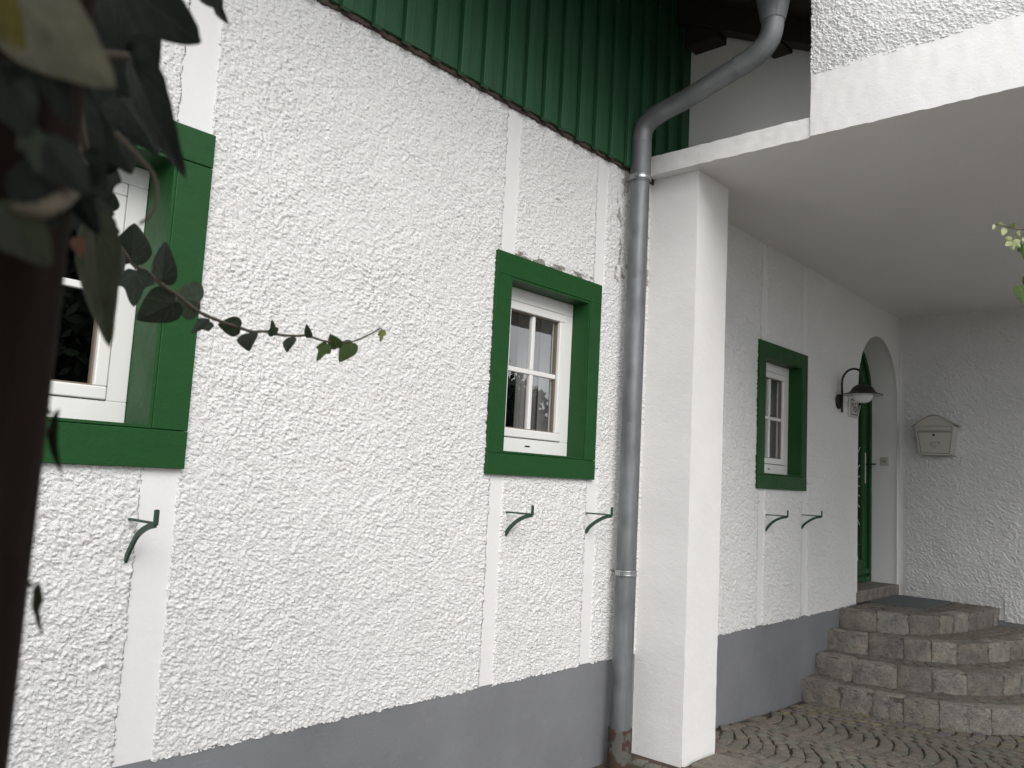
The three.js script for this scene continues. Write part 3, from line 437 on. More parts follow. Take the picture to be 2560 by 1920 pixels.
// ------------------------------------------------------------------ entrance steps: curved risers of hewn blocks, treads of setts
{
  const st = thing('entrance_steps', 'rounded granite steps of hewn blocks leading up to the arched door', 'steps');
  const R = rng(123), depth = 0.125;
  const at = (s, d) => { const u = clamp(d / s.len), p = s.curve.getPointAt(u), t = s.curve.getTangentAt(u); return [p, V(-t.z, 0, t.x).multiplyScalar(-1)]; };
  STEPS.forEach((s, k) => {
    const yb = k < 3 ? STEPS[k + 1].y : -0.14, core = new THREE.Shape(); const ins = 0.013;
    // inward normal points towards the house corner
    const inward = (d) => { const [p, n] = at(s, d); const c = V(9.2 - p.x, 0, -0.1 - p.z); return [p, n.dot(c) > 0 ? n : n.clone().negate()]; };
    core.moveTo(9.17, 0.0); { const q = []; for (let i = 0; i <= 60; i++) { const [p, n] = inward(s.len * i / 60); q.push([p.x + n.x * ins, Math.max(p.z + n.z * ins, 0)]); } q.forEach(([x, z], i) => core.lineTo(Math.min(x, 9.17), -z)); } core.lineTo(9.17, 0);
    const cg = new THREE.ExtrudeGeometry(core, { depth: s.y - 0.01 + 0.3, bevelEnabled: false }); cg.rotateX(-Math.PI / 2); cg.translate(0, -0.3, 0); part(st, 'bedding', metric(cg), M.mortarPale);
    let d = 0, i = 0;
    while (d < s.len - 0.04) {
      let l = 0.2 + 0.16 * R(); if (s.len - d - l < 0.12) l = s.len - d; const gap = 0.004 + 0.004 * R(), h = s.y - yb + 0.03;
      const g = new THREE.BoxGeometry(1, 1, 1, 10, 6, 3), p = g.attributes.position, seed = 300 + k * 40 + i, out = 0.006 * (R() - 0.5), lift = 0.006 * (R() - 0.5);
      for (let q = 0; q < p.count; q++) {
        let a = p.getX(q) + 0.5, b = p.getY(q) + 0.5, c = p.getZ(q) + 0.5;                // along, up, outward (c = 1 outer face)
        const ea = Math.min(a, 1 - a) < 1e-4, eb = b > 1 - 1e-4, ec = c > 1 - 1e-4; const round = (ea + eb + ec) >= 2 ? 0.003 + 0.008 * vn(a * 5 + seed, b * 5 + c * 3, 0, 6) : 0;
        const [pp, n] = inward(d + gap / 2 + a * (l - gap)); const nz = (fbm(a * l * 26 + seed, b * h * 26, 0, seed, 3) - 0.5) * 0.03 * (ec ? 1 : 0.2), top = eb ? (fbm(a * l * 20 + seed, c * 3, 0, seed + 5, 3) - 0.5) * 0.014 + lift : 0;
        const off = (1 - c) * depth + (ec ? 0.004 - nz + out + round : 0);
        p.setXYZ(q, pp.x + n.x * off, yb - 0.03 + b * h + top - (eb ? round : 0), pp.z + n.z * off);
      }
      g.computeVertexNormals(); const bm = part(st, 'block', metric(g), M.block[(i * 2 + k + (hash(i, k) > 0.6 ? 1 : 0)) % 3]); d += l; i++;
    }
    // setts on the tread behind the blocks
    const inner = k > 0 ? STEPS[k - 1] : null;
    for (let o = depth + 0.05; o < (k ? 0.45 : 0.9); o += 0.09) for (let e = 0.05; e < s.len; e += 0.094) {
      const [p, n] = inward(e + (R() - 0.5) * 0.01); const x = p.x + n.x * o, z = p.z + n.z * o; if (z < 0.05 || x > 9.1) continue; if (inner && insideStep(inner, x + 0.0, z)) continue;
      if (!k && x > 8.2 && x < 9.06 && z < 0.54) continue; if (o > depth + 0.06 && !insideStep(s, x - 0.04, z + 0.04)) continue;
      const m = part(st, 'sett', SETT.g[Math.floor(R() * 12)], M.setts[Math.floor(R() * 4)]); m.position.set(x, s.y - 0.001 + (R() - 0.5) * 0.005, z); m.rotation.set((R() - 0.5) * 0.05, Math.atan2(n.x, n.z), (R() - 0.5) * 0.05);
    }
  });
}
// ------------------------------------------------------------------ foot grating let into the landing
{
  const m = thing('doormat', 'dark ribbed doormat grating on the top landing', 'doormat'), x0 = 8.22, x1 = 9.04, z0 = 0.025, z1 = 0.52, y = 0.553;
  part(m, 'mat_frame', join([bx(x0, x1, y - 0.012, y + 0.006, z0, z0 + 0.012), bx(x0, x1, y - 0.012, y + 0.006, z1 - 0.012, z1), bx(x0, x0 + 0.012, y - 0.012, y + 0.0055, z0 + 0.012, z1 - 0.012), bx(x1 - 0.012, x1, y - 0.012, y + 0.0055, z0 + 0.012, z1 - 0.012)]), M.rubber);
  part(m, 'mat_base', bx(x0 + 0.012, x1 - 0.012, y - 0.02, y - 0.008, z0 + 0.012, z1 - 0.012), M.dark);
  const rg = bx(-0.006, 0.006, -0.008, 0.004, z0 + 0.013, z1 - 0.013, 0.002);
  for (let x = x0 + 0.026; x < x1 - 0.02; x += 0.021) { const r = part(m, 'rib', rg, M.rubber); r.position.set(x, y, 0); }
}
// ------------------------------------------------------------------ wall lamp
{
  const l = thing('wall_lamp', 'dark gooseneck lamp with wide shade beside the arched door', 'lamp'), X = 7.437;
  const pl = new THREE.CylinderGeometry(0.062, 0.068, 0.022, 32); pl.rotateX(Math.PI / 2); pl.translate(X - 0.01, 2.355, 0.021); part(l, 'wall_plate', pl, M.iron);
  part(l, 'arm', join([tube([[X, 2.258, 0.04], [X, 2.4, 0.04], [X, 2.55, 0.04], [X, 2.602, 0.062], [X, 2.636, 0.1], [X, 2.645, 0.14], [X, 2.632, 0.183], [X, 2.595, 0.211], [X, 2.55, 0.219], [X, 2.49, 0.219]], 0.0095, 60, 12), tube([[X, 2.355, 0.02], [X, 2.355, 0.03], [X, 2.355, 0.042]], 0.014, 3, 10)]), M.iron);
  const C = (pts, mat, name) => { const g = new THREE.LatheGeometry(pts.map((p) => new THREE.Vector2(...p)), 48); g.translate(X, 2.415, 0.218); return part(l, name, g, mat); };
  C([[0.0, 0.092], [0.02, 0.09], [0.055, 0.08], [0.085, 0.058], [0.102, 0.028], [0.118, 0.014], [0.16, 0.0], [0.164, -0.004], [0.162, -0.006]], M.iron, 'shade');
  C([[0.0, 0.08], [0.05, 0.07], [0.08, 0.05], [0.098, 0.02], [0.116, 0.009], [0.16, -0.005]], M.shadeInside, 'shade_lining');
  C([[0.086, 0.03], [0.088, 0.0], [0.083, -0.03], [0.068, -0.054], [0.044, -0.07], [0.02, -0.076], [0, -0.077]], M.opal, 'globe');
  const rim = new THREE.TorusGeometry(0.163, 0.003, 6, 48); rim.rotateX(Math.PI / 2); rim.translate(X, 2.411, 0.218); part(l, 'rim', rim, M.iron);
}
// ------------------------------------------------------------------ house number tile
{
  const n = thing('house_number', 'small white tile with the number 16 beside the door arch', 'house number'), x0 = 7.665, x1 = 7.875, y0 = 2.245, y1 = 2.425, zf = 0.028;
  part(n, 'tile', bx(x0, x1, y0, y1, 0.0, zf, 0.006), M.tileWhite);
  const s = new THREE.Shape(), w = x1 - x0 - 0.036, h = y1 - y0 - 0.036, rr = (S, a, b, r) => { S.moveTo(-a / 2 + r, -b / 2); S.lineTo(a / 2 - r, -b / 2); S.quadraticCurveTo(a / 2, -b / 2, a / 2, -b / 2 + r); S.lineTo(a / 2, b / 2 - r); S.quadraticCurveTo(a / 2, b / 2, a / 2 - r, b / 2); S.lineTo(-a / 2 + r, b / 2); S.quadraticCurveTo(-a / 2, b / 2, -a / 2, b / 2 - r); S.lineTo(-a / 2, -b / 2 + r); S.quadraticCurveTo(-a / 2, -b / 2, -a / 2 + r, -b / 2); };
  rr(s, w, h, 0.016); const hp = new THREE.Path(); rr(hp, w - 0.024, h - 0.024, 0.012); s.holes.push(hp);
  const g = new THREE.ExtrudeGeometry(s, { depth: 0.001, bevelEnabled: false }); g.translate((x0 + x1) / 2, (y0 + y1) / 2, zf); part(n, 'border', g, M.ink);
  const font = await new FontLoader().loadAsync('fonts/droid/droid_sans_bold.typeface.json');
  const t = new TextGeometry('16', { font, size: 0.082, depth: 0.001, curveSegments: 6 }); t.computeBoundingBox(); const b = t.boundingBox; t.translate(-(b.min.x + b.max.x) / 2, -(b.min.y + b.max.y) / 2, 0); t.scale(1.05, 1.15, 1); t.translate((x0 + x1) / 2, (y0 + y1) / 2, zf); part(n, 'digits', t, M.ink);
}
// ------------------------------------------------------------------ doorbell
{
  const d = thing('doorbell', 'square pale bell push on the smooth arch reveal', 'doorbell'), X = 9.1, z = -0.12, y = 1.9;
  part(d, 'plate', bx(X - 0.012, X + 0.004, y - 0.044, y + 0.044, z - 0.044, z + 0.044, 0.005), M.cream);
  part(d, 'rocker', bx(X - 0.018, X - 0.01, y - 0.028, y + 0.028, z - 0.028, z + 0.028, 0.004), M.cream);
  part(d, 'push_button', bx(X - 0.0205, X - 0.016, y - 0.006, y + 0.006, z - 0.01, z + 0.01, 0.002), M.ink);
}
// ------------------------------------------------------------------ letterbox
{
  const m = thing('letterbox', 'cream metal letterbox with arched roof on the porch side wall', 'letterbox'), X0 = XM - 0.17, X1 = XM - 0.004;
  // drawn in (z, y), then turned so that its depth runs along x
  const solid = (shape, x0, x1, bev = 0) => { const g = new THREE.ExtrudeGeometry(shape, { depth: x1 - x0 - 2 * bev, bevelEnabled: bev > 0, bevelSize: bev, bevelThickness: bev, bevelOffset: -bev, bevelSegments: 2, curveSegments: 24 }); g.translate(0, 0, bev); g.rotateY(-Math.PI / 2); g.translate(x1, 0, 0); return metric(g); };
  const poly = (pts) => new THREE.Shape(pts.map((p) => new THREE.Vector2(...p)));
  const roofY = (t) => 2.268 + 0.105 * Math.pow(Math.cos(t * Math.PI / 2), 1.5) - 0.0 * t, zc = 0.386;
  const hood = []; for (let i = 0; i <= 32; i++) { const t = i / 16 - 1; hood.push([zc + t * 0.212, roofY(t)]); }
  part(m, 'body', solid(poly([[0.253, 1.985], [0.529, 1.985], [0.564, 2.27], ...hood.slice(5, 28).reverse().map(([z, y]) => [z, y - 0.004]), [0.207, 2.27]]), X0 + 0.006, X1), M.cream);
  const hs = poly([...hood, ...hood.slice().reverse().map(([z, y]) => [z, y + 0.004])]); part(m, 'roof', solid(hs, X0 - 0.016, X1), M.cream);
  part(m, 'front_frame', solid((() => { const s = poly([[0.249, 1.979], [0.533, 1.979], [0.566, 2.268], [0.205, 2.268]]); s.holes.push(new THREE.Path([[0.259, 1.988], [0.523, 1.988], [0.556, 2.262], [0.216, 2.262]].map((p) => new THREE.Vector2(...p)))); return s; })(), X0 - 0.003, X0 + 0.008, 0.001), M.cream);
  part(m, 'gap_shade_sheet', solid(poly([[0.256, 1.986], [0.526, 1.986], [0.558, 2.264], [0.213, 2.264]]), X0 + 0.0045, X0 + 0.0075), M.gapShade);  // dark sheet: shade in the gaps round hatch and flap, put into colour
  part(m, 'hatch', solid(poly([[0.2655, 1.994], [0.5165, 1.994], [0.5445, 2.198], [0.2335, 2.198]]), X0 + 0.001, X0 + 0.008, 0.001), M.cream);
  part(m, 'slot_surround', solid((() => { const s = poly([[0.2265, 2.207], [0.5475, 2.207], [0.554, 2.2625], [0.219, 2.2625]]); s.holes.push(new THREE.Path([[0.236, 2.213], [0.539, 2.213], [0.5445, 2.258], [0.2305, 2.258]].map((p) => new THREE.Vector2(...p)))); return s; })(), X0 + 0.001, X0 + 0.008), M.cream);
  part(m, 'slot_flap', solid(poly([[0.2395, 2.217], [0.5355, 2.217], [0.54, 2.2555], [0.2345, 2.2555]]), X0 + 0.0005, X0 + 0.008, 0.001), M.cream);
  part(m, 'base_tray', bx(X0 - 0.006, X1, 1.973, 1.98, 0.243, 0.54, 0.002), M.cream);
  const k = new THREE.CylinderGeometry(0.0125, 0.0125, 0.006, 20); k.rotateZ(Math.PI / 2); k.translate(X0 - 0.001, 2.172, 0.381); part(m, 'lock', k, M.ink);
  const f = X0 + 0.0, ring = new THREE.TorusGeometry(0.019, 0.0032, 6, 28); ring.rotateY(Math.PI / 2); ring.translate(f, 2.085, 0.382);
  part(m, 'post_horn_emblem', join([ring, tube([[f, 2.104, 0.382], [f, 2.098, 0.405], [f, 2.097, 0.42]], 0.0035, 8, 6), new THREE.CylinderGeometry(0.003, 0.01, 0.018, 12).rotateX(-Math.PI / 2).translate(f, 2.095, 0.428), tube([[f, 2.104, 0.382], [f, 2.095, 0.352], [f, 2.07, 0.35], [f, 2.05, 0.365], [f, 2.035, 0.372]], 0.0035, 12, 6), tube([[f, 2.066, 0.384], [f, 2.05, 0.392], [f, 2.035, 0.402]], 0.0035, 6, 6)]), M.creamMid);
}
// ------------------------------------------------------------------ flower-box brackets
{
  const list = [[1.228, 1.332, 0.192, 1.197, 'nearest green iron bracket below the window behind the post'], [3.069, 1.362, 0.173, 1.25, 'left green iron bracket below the window beside the downpipe'], [3.729, 1.359, 0.174, 1.253, 'green iron bracket right beside the downpipe'], [5.988, 1.353, 0.178, 1.232, 'left green iron bracket below the porch window'], [6.655, 1.353, 0.172, 1.243, 'right green iron bracket below the porch window, nearest the door']];
  for (const [x, y, z, ya, label] of list) {
    const b = thing('flower_box_bracket', label, 'bracket', 'flower box brackets'), w = 0.0085;
    part(b, 'arm', bx(x - 0.005, x + 0.005, y - 0.004, y + 0.004, -0.01, z, 0.002), M.greenIron);
    const h = new RoundedBoxGeometry(2 * w, 0.05, 0.009, 2, 0.004); h.translate(x, y + 0.018, z); part(b, 'upstand', metric(h), M.greenIron);
    const c = new THREE.CatmullRomCurve3([V(x, y - 0.005, z - 0.002), V(x, y - 0.016, z * 0.72), V(x, y - 0.045, z * 0.4), V(x, mix(y, ya, 0.72), z * 0.16), V(x, ya, 0.006)]);
    const s = new THREE.Shape([[-w, -0.0045], [w, -0.0045], [w, 0.0045], [-w, 0.0045]].map((p) => new THREE.Vector2(p[1], p[0]))); part(b, 'brace', metric(new THREE.ExtrudeGeometry(s, { steps: 18, extrudePath: c, bevelEnabled: false })), M.greenIron);
  }
}
// ------------------------------------------------------------------ curtains behind the glass
function curtain(x0, x1, y0, y1, z, mat, label, waves) {
  const c = thing('curtain', label, 'curtain'), g = new THREE.PlaneGeometry(x1 - x0, y1 - y0, 90, 6), p = g.attributes.position;
  for (let i = 0; i < p.count; i++) { const t = p.getX(i) / (x1 - x0) + 0.5; p.setZ(i, 0.022 * Math.sin(t * waves + 1.3 * Math.sin(t * 5)) + 0.006 * Math.sin(t * waves * 2.7)); }
  g.computeVertexNormals(); g.translate((x0 + x1) / 2, (y0 + y1) / 2, z); part(c, 'cloth', g, mat); const r = tube([[x0 - 0.05, y1 + 0.005, z], [(x0 + x1) / 2, y1 + 0.005, z], [x1 + 0.05, y1 + 0.005, z]], 0.008, 4, 8); part(c, 'rod', r, M.upvc);
}
curtain(3.5, 3.76, 1.3, 2.75, -0.36, M.fabric, 'pale net curtain behind the window beside the downpipe', 34);
curtain(5.85, 6.9, 1.3, 2.75, -0.42, M.fabricGrey, 'grey folded curtain behind the porch window', 60);

// ------------------------------------------------------------------ foreground: post with ivy, and the loose shoots
{
  const po = thing('wooden_post', 'dark brown wooden post out of focus at the left edge', 'post');
  const g = new RoundedBoxGeometry(0.085, 2.75, 0.085, 4, 0.016); g.rotateY(-0.29); g.translate(0.076, 1.36, 2.397); part(po, 'shaft', metric(g), M.postWood);
}
function leafGeo(kind, curl, fold) {                         // heart-shaped or three-lobed blade, base at the origin, tip at y = 1, half width about 0.5
  const N = 36, K = 6, pos = [0, 0.06, 0], uv = [0.5, 0.06], idx = [];
  const half = (kind === 'lobed' ? [[0, 0], [0.13, -0.07], [0.32, -0.05], [0.49, 0.1], [0.6, 0.36], [0.4, 0.42], [0.28, 0.53], [0.2, 0.74], [0.1, 0.91], [0, 1]] : [[0, 0], [0.12, -0.06], [0.3, -0.05], [0.46, 0.09], [0.51, 0.28], [0.43, 0.5], [0.27, 0.73], [0.11, 0.92], [0, 1]]).map(([a, b]) => new THREE.Vector2(a, b)), rimCurve = new THREE.SplineCurve(half);
  const outline = (t) => { const q = rimCurve.getPoint(t < 0.5 ? t * 2 : 2 - 2 * t); return [t < 0.5 ? q.x : -q.x * 0.94, q.y]; };
  for (let k = 1; k <= K; k++) for (let i = 0; i < N; i++) {
    const [ox, oy] = outline(i / N), f = k / K, x = ox * f, y = 0.06 + (oy - 0.06) * f;
    const z = -fold * Math.abs(x) - curl * (y - 0.4) * (y - 0.4) + 0.018 * Math.sin(x * 22) * Math.sin(y * 17) * f + 0.35 * curl * x * x; pos.push(x, y, z); uv.push(x + 0.5, y);
  }
  for (let i = 0; i < N; i++) { const j = (i + 1) % N; idx.push(0, 1 + i, 1 + j); for (let k = 0; k < K - 1; k++) { const a = 1 + k * N + i, b = 1 + k * N + j; idx.push(a, a + N, b, b, a + N, b + N); } }
  const g = new THREE.BufferGeometry(); g.setAttribute('position', new THREE.Float32BufferAttribute(pos, 3)); g.setAttribute('uv', new THREE.Float32BufferAttribute(uv, 2)); g.setIndex(idx); g.computeVertexNormals(); return g;
}
const veins = [[0, 1], [0.42, 0.55], [-0.42, 0.55], [0.36, 0.2], [-0.36, 0.2]];
const seg = (px, py, bx_, by_) => { const t = clamp((px * bx_ + py * by_) / (bx_ * bx_ + by_ * by_)); return Math.hypot(px - bx_ * t, py - by_ * t); };
function leafMat(base, vein, seed, rough = 0.55) {
  const map = tex(256, (u, v) => {
    const x = u - 0.5, y = v - 0.05; let d = 9; for (const [a, b] of veins) d = Math.min(d, seg(x, y, a, b)); let side = 9; for (let q = 1; q < 5; q++) { const oy = q * 0.17; side = Math.min(side, seg(x, y - oy, 0.35, 0.22), seg(x, y - oy, -0.35, 0.22)); }
    const k = Math.max(clamp(1 - d / 0.011), 0.45 * clamp(1 - side / 0.007)), n = 0.75 + 0.5 * fbm(u * 9, v * 9, 9, seed, 4); return [0, 1, 2].map((q) => g8(mix(base[q] * n, vein[q], k * 0.75)));
  }, { srgb: true });
  return new THREE.MeshPhysicalMaterial({ map, roughness: rough, specularIntensity: 0.5, transmission: 0.06, thickness: 0, bumpMap: grainBump, bumpScale: 0.0004 });
}
const LM = { twig: leafMat([0.03, 0.043, 0.026], [0.085, 0.105, 0.068], 410), dark: leafMat([0.012, 0.02, 0.011], [0.045, 0.062, 0.038], 401), mid: leafMat([0.045, 0.065, 0.036], [0.12, 0.15, 0.09], 402), fresh: leafMat([0.06, 0.1, 0.026], [0.14, 0.19, 0.07], 403), young: leafMat([0.17, 0.2, 0.04], [0.25, 0.28, 0.1], 404), pale: leafMat([0.27, 0.262, 0.18], [0.38, 0.37, 0.29], 405), pale2: leafMat([0.34, 0.38, 0.19], [0.45, 0.48, 0.28], 406), yellow: leafMat([0.19, 0.16, 0.02], [0.28, 0.24, 0.08], 407), olive: leafMat([0.035, 0.042, 0.016], [0.07, 0.08, 0.04], 408), rust: leafMat([0.14, 0.045, 0.014], [0.2, 0.09, 0.04], 409) };
const eye = camera.position.clone();
function leaf(parent, [b, d, w, roll, curl, kind], i) {
  const B = V(...b), D = V(...d), len = D.length(), y = D.clone().normalize(), toEye = eye.clone().sub(B).normalize(); let z = toEye.addScaledVector(y, -toEye.dot(y)).normalize(); const x = y.clone().cross(z).normalize(); const a = roll * Math.PI / 180; const z2 = z.clone().multiplyScalar(Math.cos(a)).addScaledVector(x, Math.sin(a)), x2 = y.clone().cross(z2).normalize();
  const g = leafGeo(i % 3 === 0 ? 'lobed' : 'heart', curl, 0.12 + 0.22 * hash(i, 17)); const wide = w / Math.max(0.55, Math.cos(a));
  const m = part(parent, 'leaf', g, LM[kind]); m.matrix.makeBasis(x2.multiplyScalar(wide), y.clone().multiplyScalar(len), z2.multiplyScalar((wide + len) / 2)); m.matrix.setPosition(B); m.matrix.decompose(m.position, m.quaternion, m.scale); return m;
}
const TWIG = [ [0.319,1.743,1.927],[0.334,1.74,1.919],[0.353,1.729,1.909],[0.377,1.724,1.897],[0.394,1.718,1.889],[0.414,1.713,1.88],[0.45,1.701,1.866],[0.481,1.697,1.856],[0.516,1.695,1.845],[0.531,1.694,1.842],[0.561,1.699,1.835],[0.575,1.698,1.832],[0.608,1.702,1.826],[0.622,1.705,1.824],[0.655,1.703,1.82],[0.686,1.707,1.817],[0.705,1.711,1.815],[0.733,1.725,1.814],[0.752,1.738,1.814] ];
const TWIG_LEAVES = [ [[0.35,1.728,1.913],[-0.006,0.037,0.015],0.0387,25,0.15,"twig"],
[[0.392,1.72,1.893],[-0.008,0.04,0.013],0.0263,-35,0.20,"twig"],
[[0.356,1.722,1.91],[-0.001,-0.038,0.007],0.0313,15,0.12,"twig"],
[[0.414,1.704,1.883],[-0.03,-0.024,-0.023],0.0416,-18,0.10,"twig"],
[[0.448,1.712,1.87],[-0.027,0.004,-0.015],0.0450,22,0.20,"mid"],
[[0.464,1.694,1.864],[-0.018,-0.015,-0.008],0.0161,50,0.50,"twig"],
[[0.511,1.694,1.85],[-0.023,0.001,-0.01],0.0249,-15,0.15,"mid"],
[[0.523,1.691,1.847],[-0.003,-0.022,0.008],0.0244,30,0.60,"twig"],
[[0.566,1.695,1.837],[-0.009,0.018,0.008],0.0125,30,0.20,"mid"],
[[0.592,1.698,1.832],[-0.007,-0.02,0.004],0.0152,40,0.50,"twig"],
[[0.624,1.702,1.827],[-0.01,0.016,0.007],0.0106,-20,0.20,"mid"],
[[0.656,1.699,1.823],[-0.012,-0.025,-0.003],0.0178,15,0.10,"fresh"],
[[0.674,1.696,1.821],[-0.014,0.017,0.002],0.0198,-20,0.15,"fresh"],
[[0.701,1.708,1.819],[-0.015,-0.029,-0.006],0.0253,10,0.10,"fresh"],
[[0.754,1.735,1.817],[-0.006,-0.019,0.005],0.0105,20,0.15,"young"],
[[0.324,1.736,1.928],[0.006,-0.028,0.017],0.0177,-25,0.15,"twig"],
[[0.317,1.77,1.931],[-0.003,0.013,0.014],0.0150,20,0.15,"twig"] ];
const VINE_LEAVES = [ [[0.064,1.665,2.489],[0.021,-0.031,0.034],0.0266,10,0.10,"pale"],
[[0.056,1.661,2.495],[0.009,-0.023,0.021],0.0141,0,0.10,"yellow"],
[[0.144,1.775,2.333],[0.032,-0.04,0.044],0.0514,10,0.15,"dark"],
[[0.15,1.774,2.31],[0.022,-0.049,0.032],0.0477,-15,0.15,"dark"],
[[0.151,1.721,2.362],[0.018,-0.059,0.026],0.0179,40,0.25,"dark"],
[[0.164,1.774,2.279],[0.014,-0.066,0.019],0.0466,20,0.20,"dark"],
[[0.162,1.758,2.26],[0.025,-0.066,0.032],0.0431,-20,0.20,"dark"],
[[0.138,1.713,2.301],[0.02,-0.051,0.029],0.0354,15,0.20,"dark"],
[[0.2,1.714,2.219],[-0,-0.029,0.01],0.0155,10,0.30,"dark"],
[[0.156,1.65,2.326],[0.007,-0.064,0.013],0.0208,35,0.30,"olive"],
[[0.068,1.601,2.498],[0.008,-0.018,0.021],0.0146,-10,0.15,"olive"],
[[0.072,1.625,2.499],[0.001,-0.017,0.013],0.0067,10,0.20,"mid"],
[[0.177,1.656,2.289],[-0.004,-0.013,0.008],0.0061,0,0.20,"rust"],
[[0.141,1.633,2.351],[-0.001,-0.011,0.012],0.0066,0,0.20,"rust"],
[[0.184,1.694,2.229],[0.006,-0.043,0.014],0.0289,-15,0.20,"dark"],
[[0.19,1.7,2.266],[-0.015,0.016,0.001],0.0255,10,0.20,"dark"],
[[0.126,1.55,2.388],[0,-0.025,0.011],0.0042,60,0.60,"olive"],
[[0.129,1.48,2.38],[-0,-0.018,0.012],0.0039,50,0.50,"olive"],
[[0.218,1.821,2.287],[0.005,-0.021,0.017],0.0159,0,0.10,"dark"],
[[0.224,1.808,2.292],[0.002,-0.017,0.015],0.0063,20,0.20,"dark"],
[[0.074,1.657,2.491],[0.006,-0.031,0.016],0.0174,20,0.20,"dark"],
[[0.066,1.644,2.487],[0.006,-0.024,0.018],0.0159,-10,0.20,"dark"],
[[0.17,1.724,2.308],[0.013,-0.032,0.024],0.0212,-30,0.30,"dark"],
[[0.177,1.664,2.261],[0.012,-0.033,0.023],0.0204,30,0.20,"olive"],
[[0.074,1.615,2.484],[0.008,-0.018,0.021],0.0139,20,0.20,"dark"],
[[0.079,1.626,2.491],[0.007,-0.019,0.02],0.0139,-20,0.25,"dark"],
[[0.105,1.637,2.432],[0.007,-0.026,0.019],0.0159,25,0.20,"dark"] ];
const VINE_STEMS = [ [[0.155,1.689,2.346],[0.164,1.678,2.354],[0.17,1.669,2.359],[0.172,1.658,2.36],[0.171,1.65,2.357],[0.168,1.646,2.353]],
[[0.073,1.599,2.498],[0.077,1.6,2.503],[0.083,1.605,2.5],[0.095,1.62,2.478]],
[[0.314,1.742,1.929],[0.243,1.706,2.115],[0.19,1.692,2.235],[0.154,1.686,2.314],[0.134,1.695,2.353],[0.122,1.719,2.374],[0.115,1.764,2.374]],
[[0.125,1.687,2.373],[0.131,1.677,2.362],[0.145,1.675,2.333],[0.192,1.705,2.239]],
[[0.122,1.712,2.373],[0.137,1.717,2.361],[0.151,1.721,2.362]],
[[0.117,1.745,2.373],[0.139,1.77,2.342],[0.218,1.822,2.287]],
[[0.127,1.554,2.375],[0.125,1.552,2.385],[0.126,1.55,2.388]],
[[0.131,1.48,2.367],[0.129,1.481,2.377],[0.129,1.48,2.38]] ];
const SPRIG_STEMS = [ [[1.478,1.961,2.511],[1.465,1.962,2.496],[1.454,1.962,2.484],[1.445,1.965,2.475],[1.435,1.967,2.464]],
[[1.479,1.958,2.511],[1.466,1.955,2.496],[1.46,1.949,2.488],[1.456,1.943,2.483]],
[[1.479,1.954,2.51],[1.47,1.946,2.499],[1.467,1.936,2.494]],
[[1.479,1.954,2.51],[1.478,1.901,2.5],[1.474,1.871,2.491]] ];
const SPRIG_LEAVES = [ [[1.431,1.965,2.463],[-0.012,-0.01,-0.001],0.0053,-25,.15,"pale2"],
[[1.434,1.967,2.467],[-0.003,-0.005,0.01],0.0058,12,.15,"pale2"],
[[1.448,1.962,2.481],[-0.008,0.005,0.006],0.0085,-1,.15,"pale2"],
[[1.442,1.96,2.475],[-0.012,-0.013,-0.002],0.0095,-14,.15,"pale2"],
[[1.454,1.955,2.487],[-0.006,-0.009,0.006],0.0101,23,.15,"pale2"],
[[1.451,1.943,2.482],[-0.017,-0,-0.006],0.0095,10,.15,"pale2"],
[[1.45,1.94,2.481],[-0.015,-0.009,-0.005],0.0095,-3,.15,"pale2"],
[[1.453,1.943,2.484],[-0.002,-0.013,0.009],0.0127,-16,.15,"pale2"],
[[1.452,1.936,2.481],[-0.007,-0.011,0.004],0.0095,21,.15,"pale2"],
[[1.464,1.948,2.497],[-0.011,-0.009,-0.001],0.0063,8,.15,"pale2"],
[[1.463,1.937,2.494],[-0.005,-0.026,0.003],0.0138,-5,.15,"fresh"],
[[1.467,1.872,2.488],[-0.003,-0.029,0.006],0.0180,-18,.15,"fresh"],
[[1.472,1.889,2.496],[-0.004,-0.023,0.006],0.0159,19,.15,"fresh"] ];
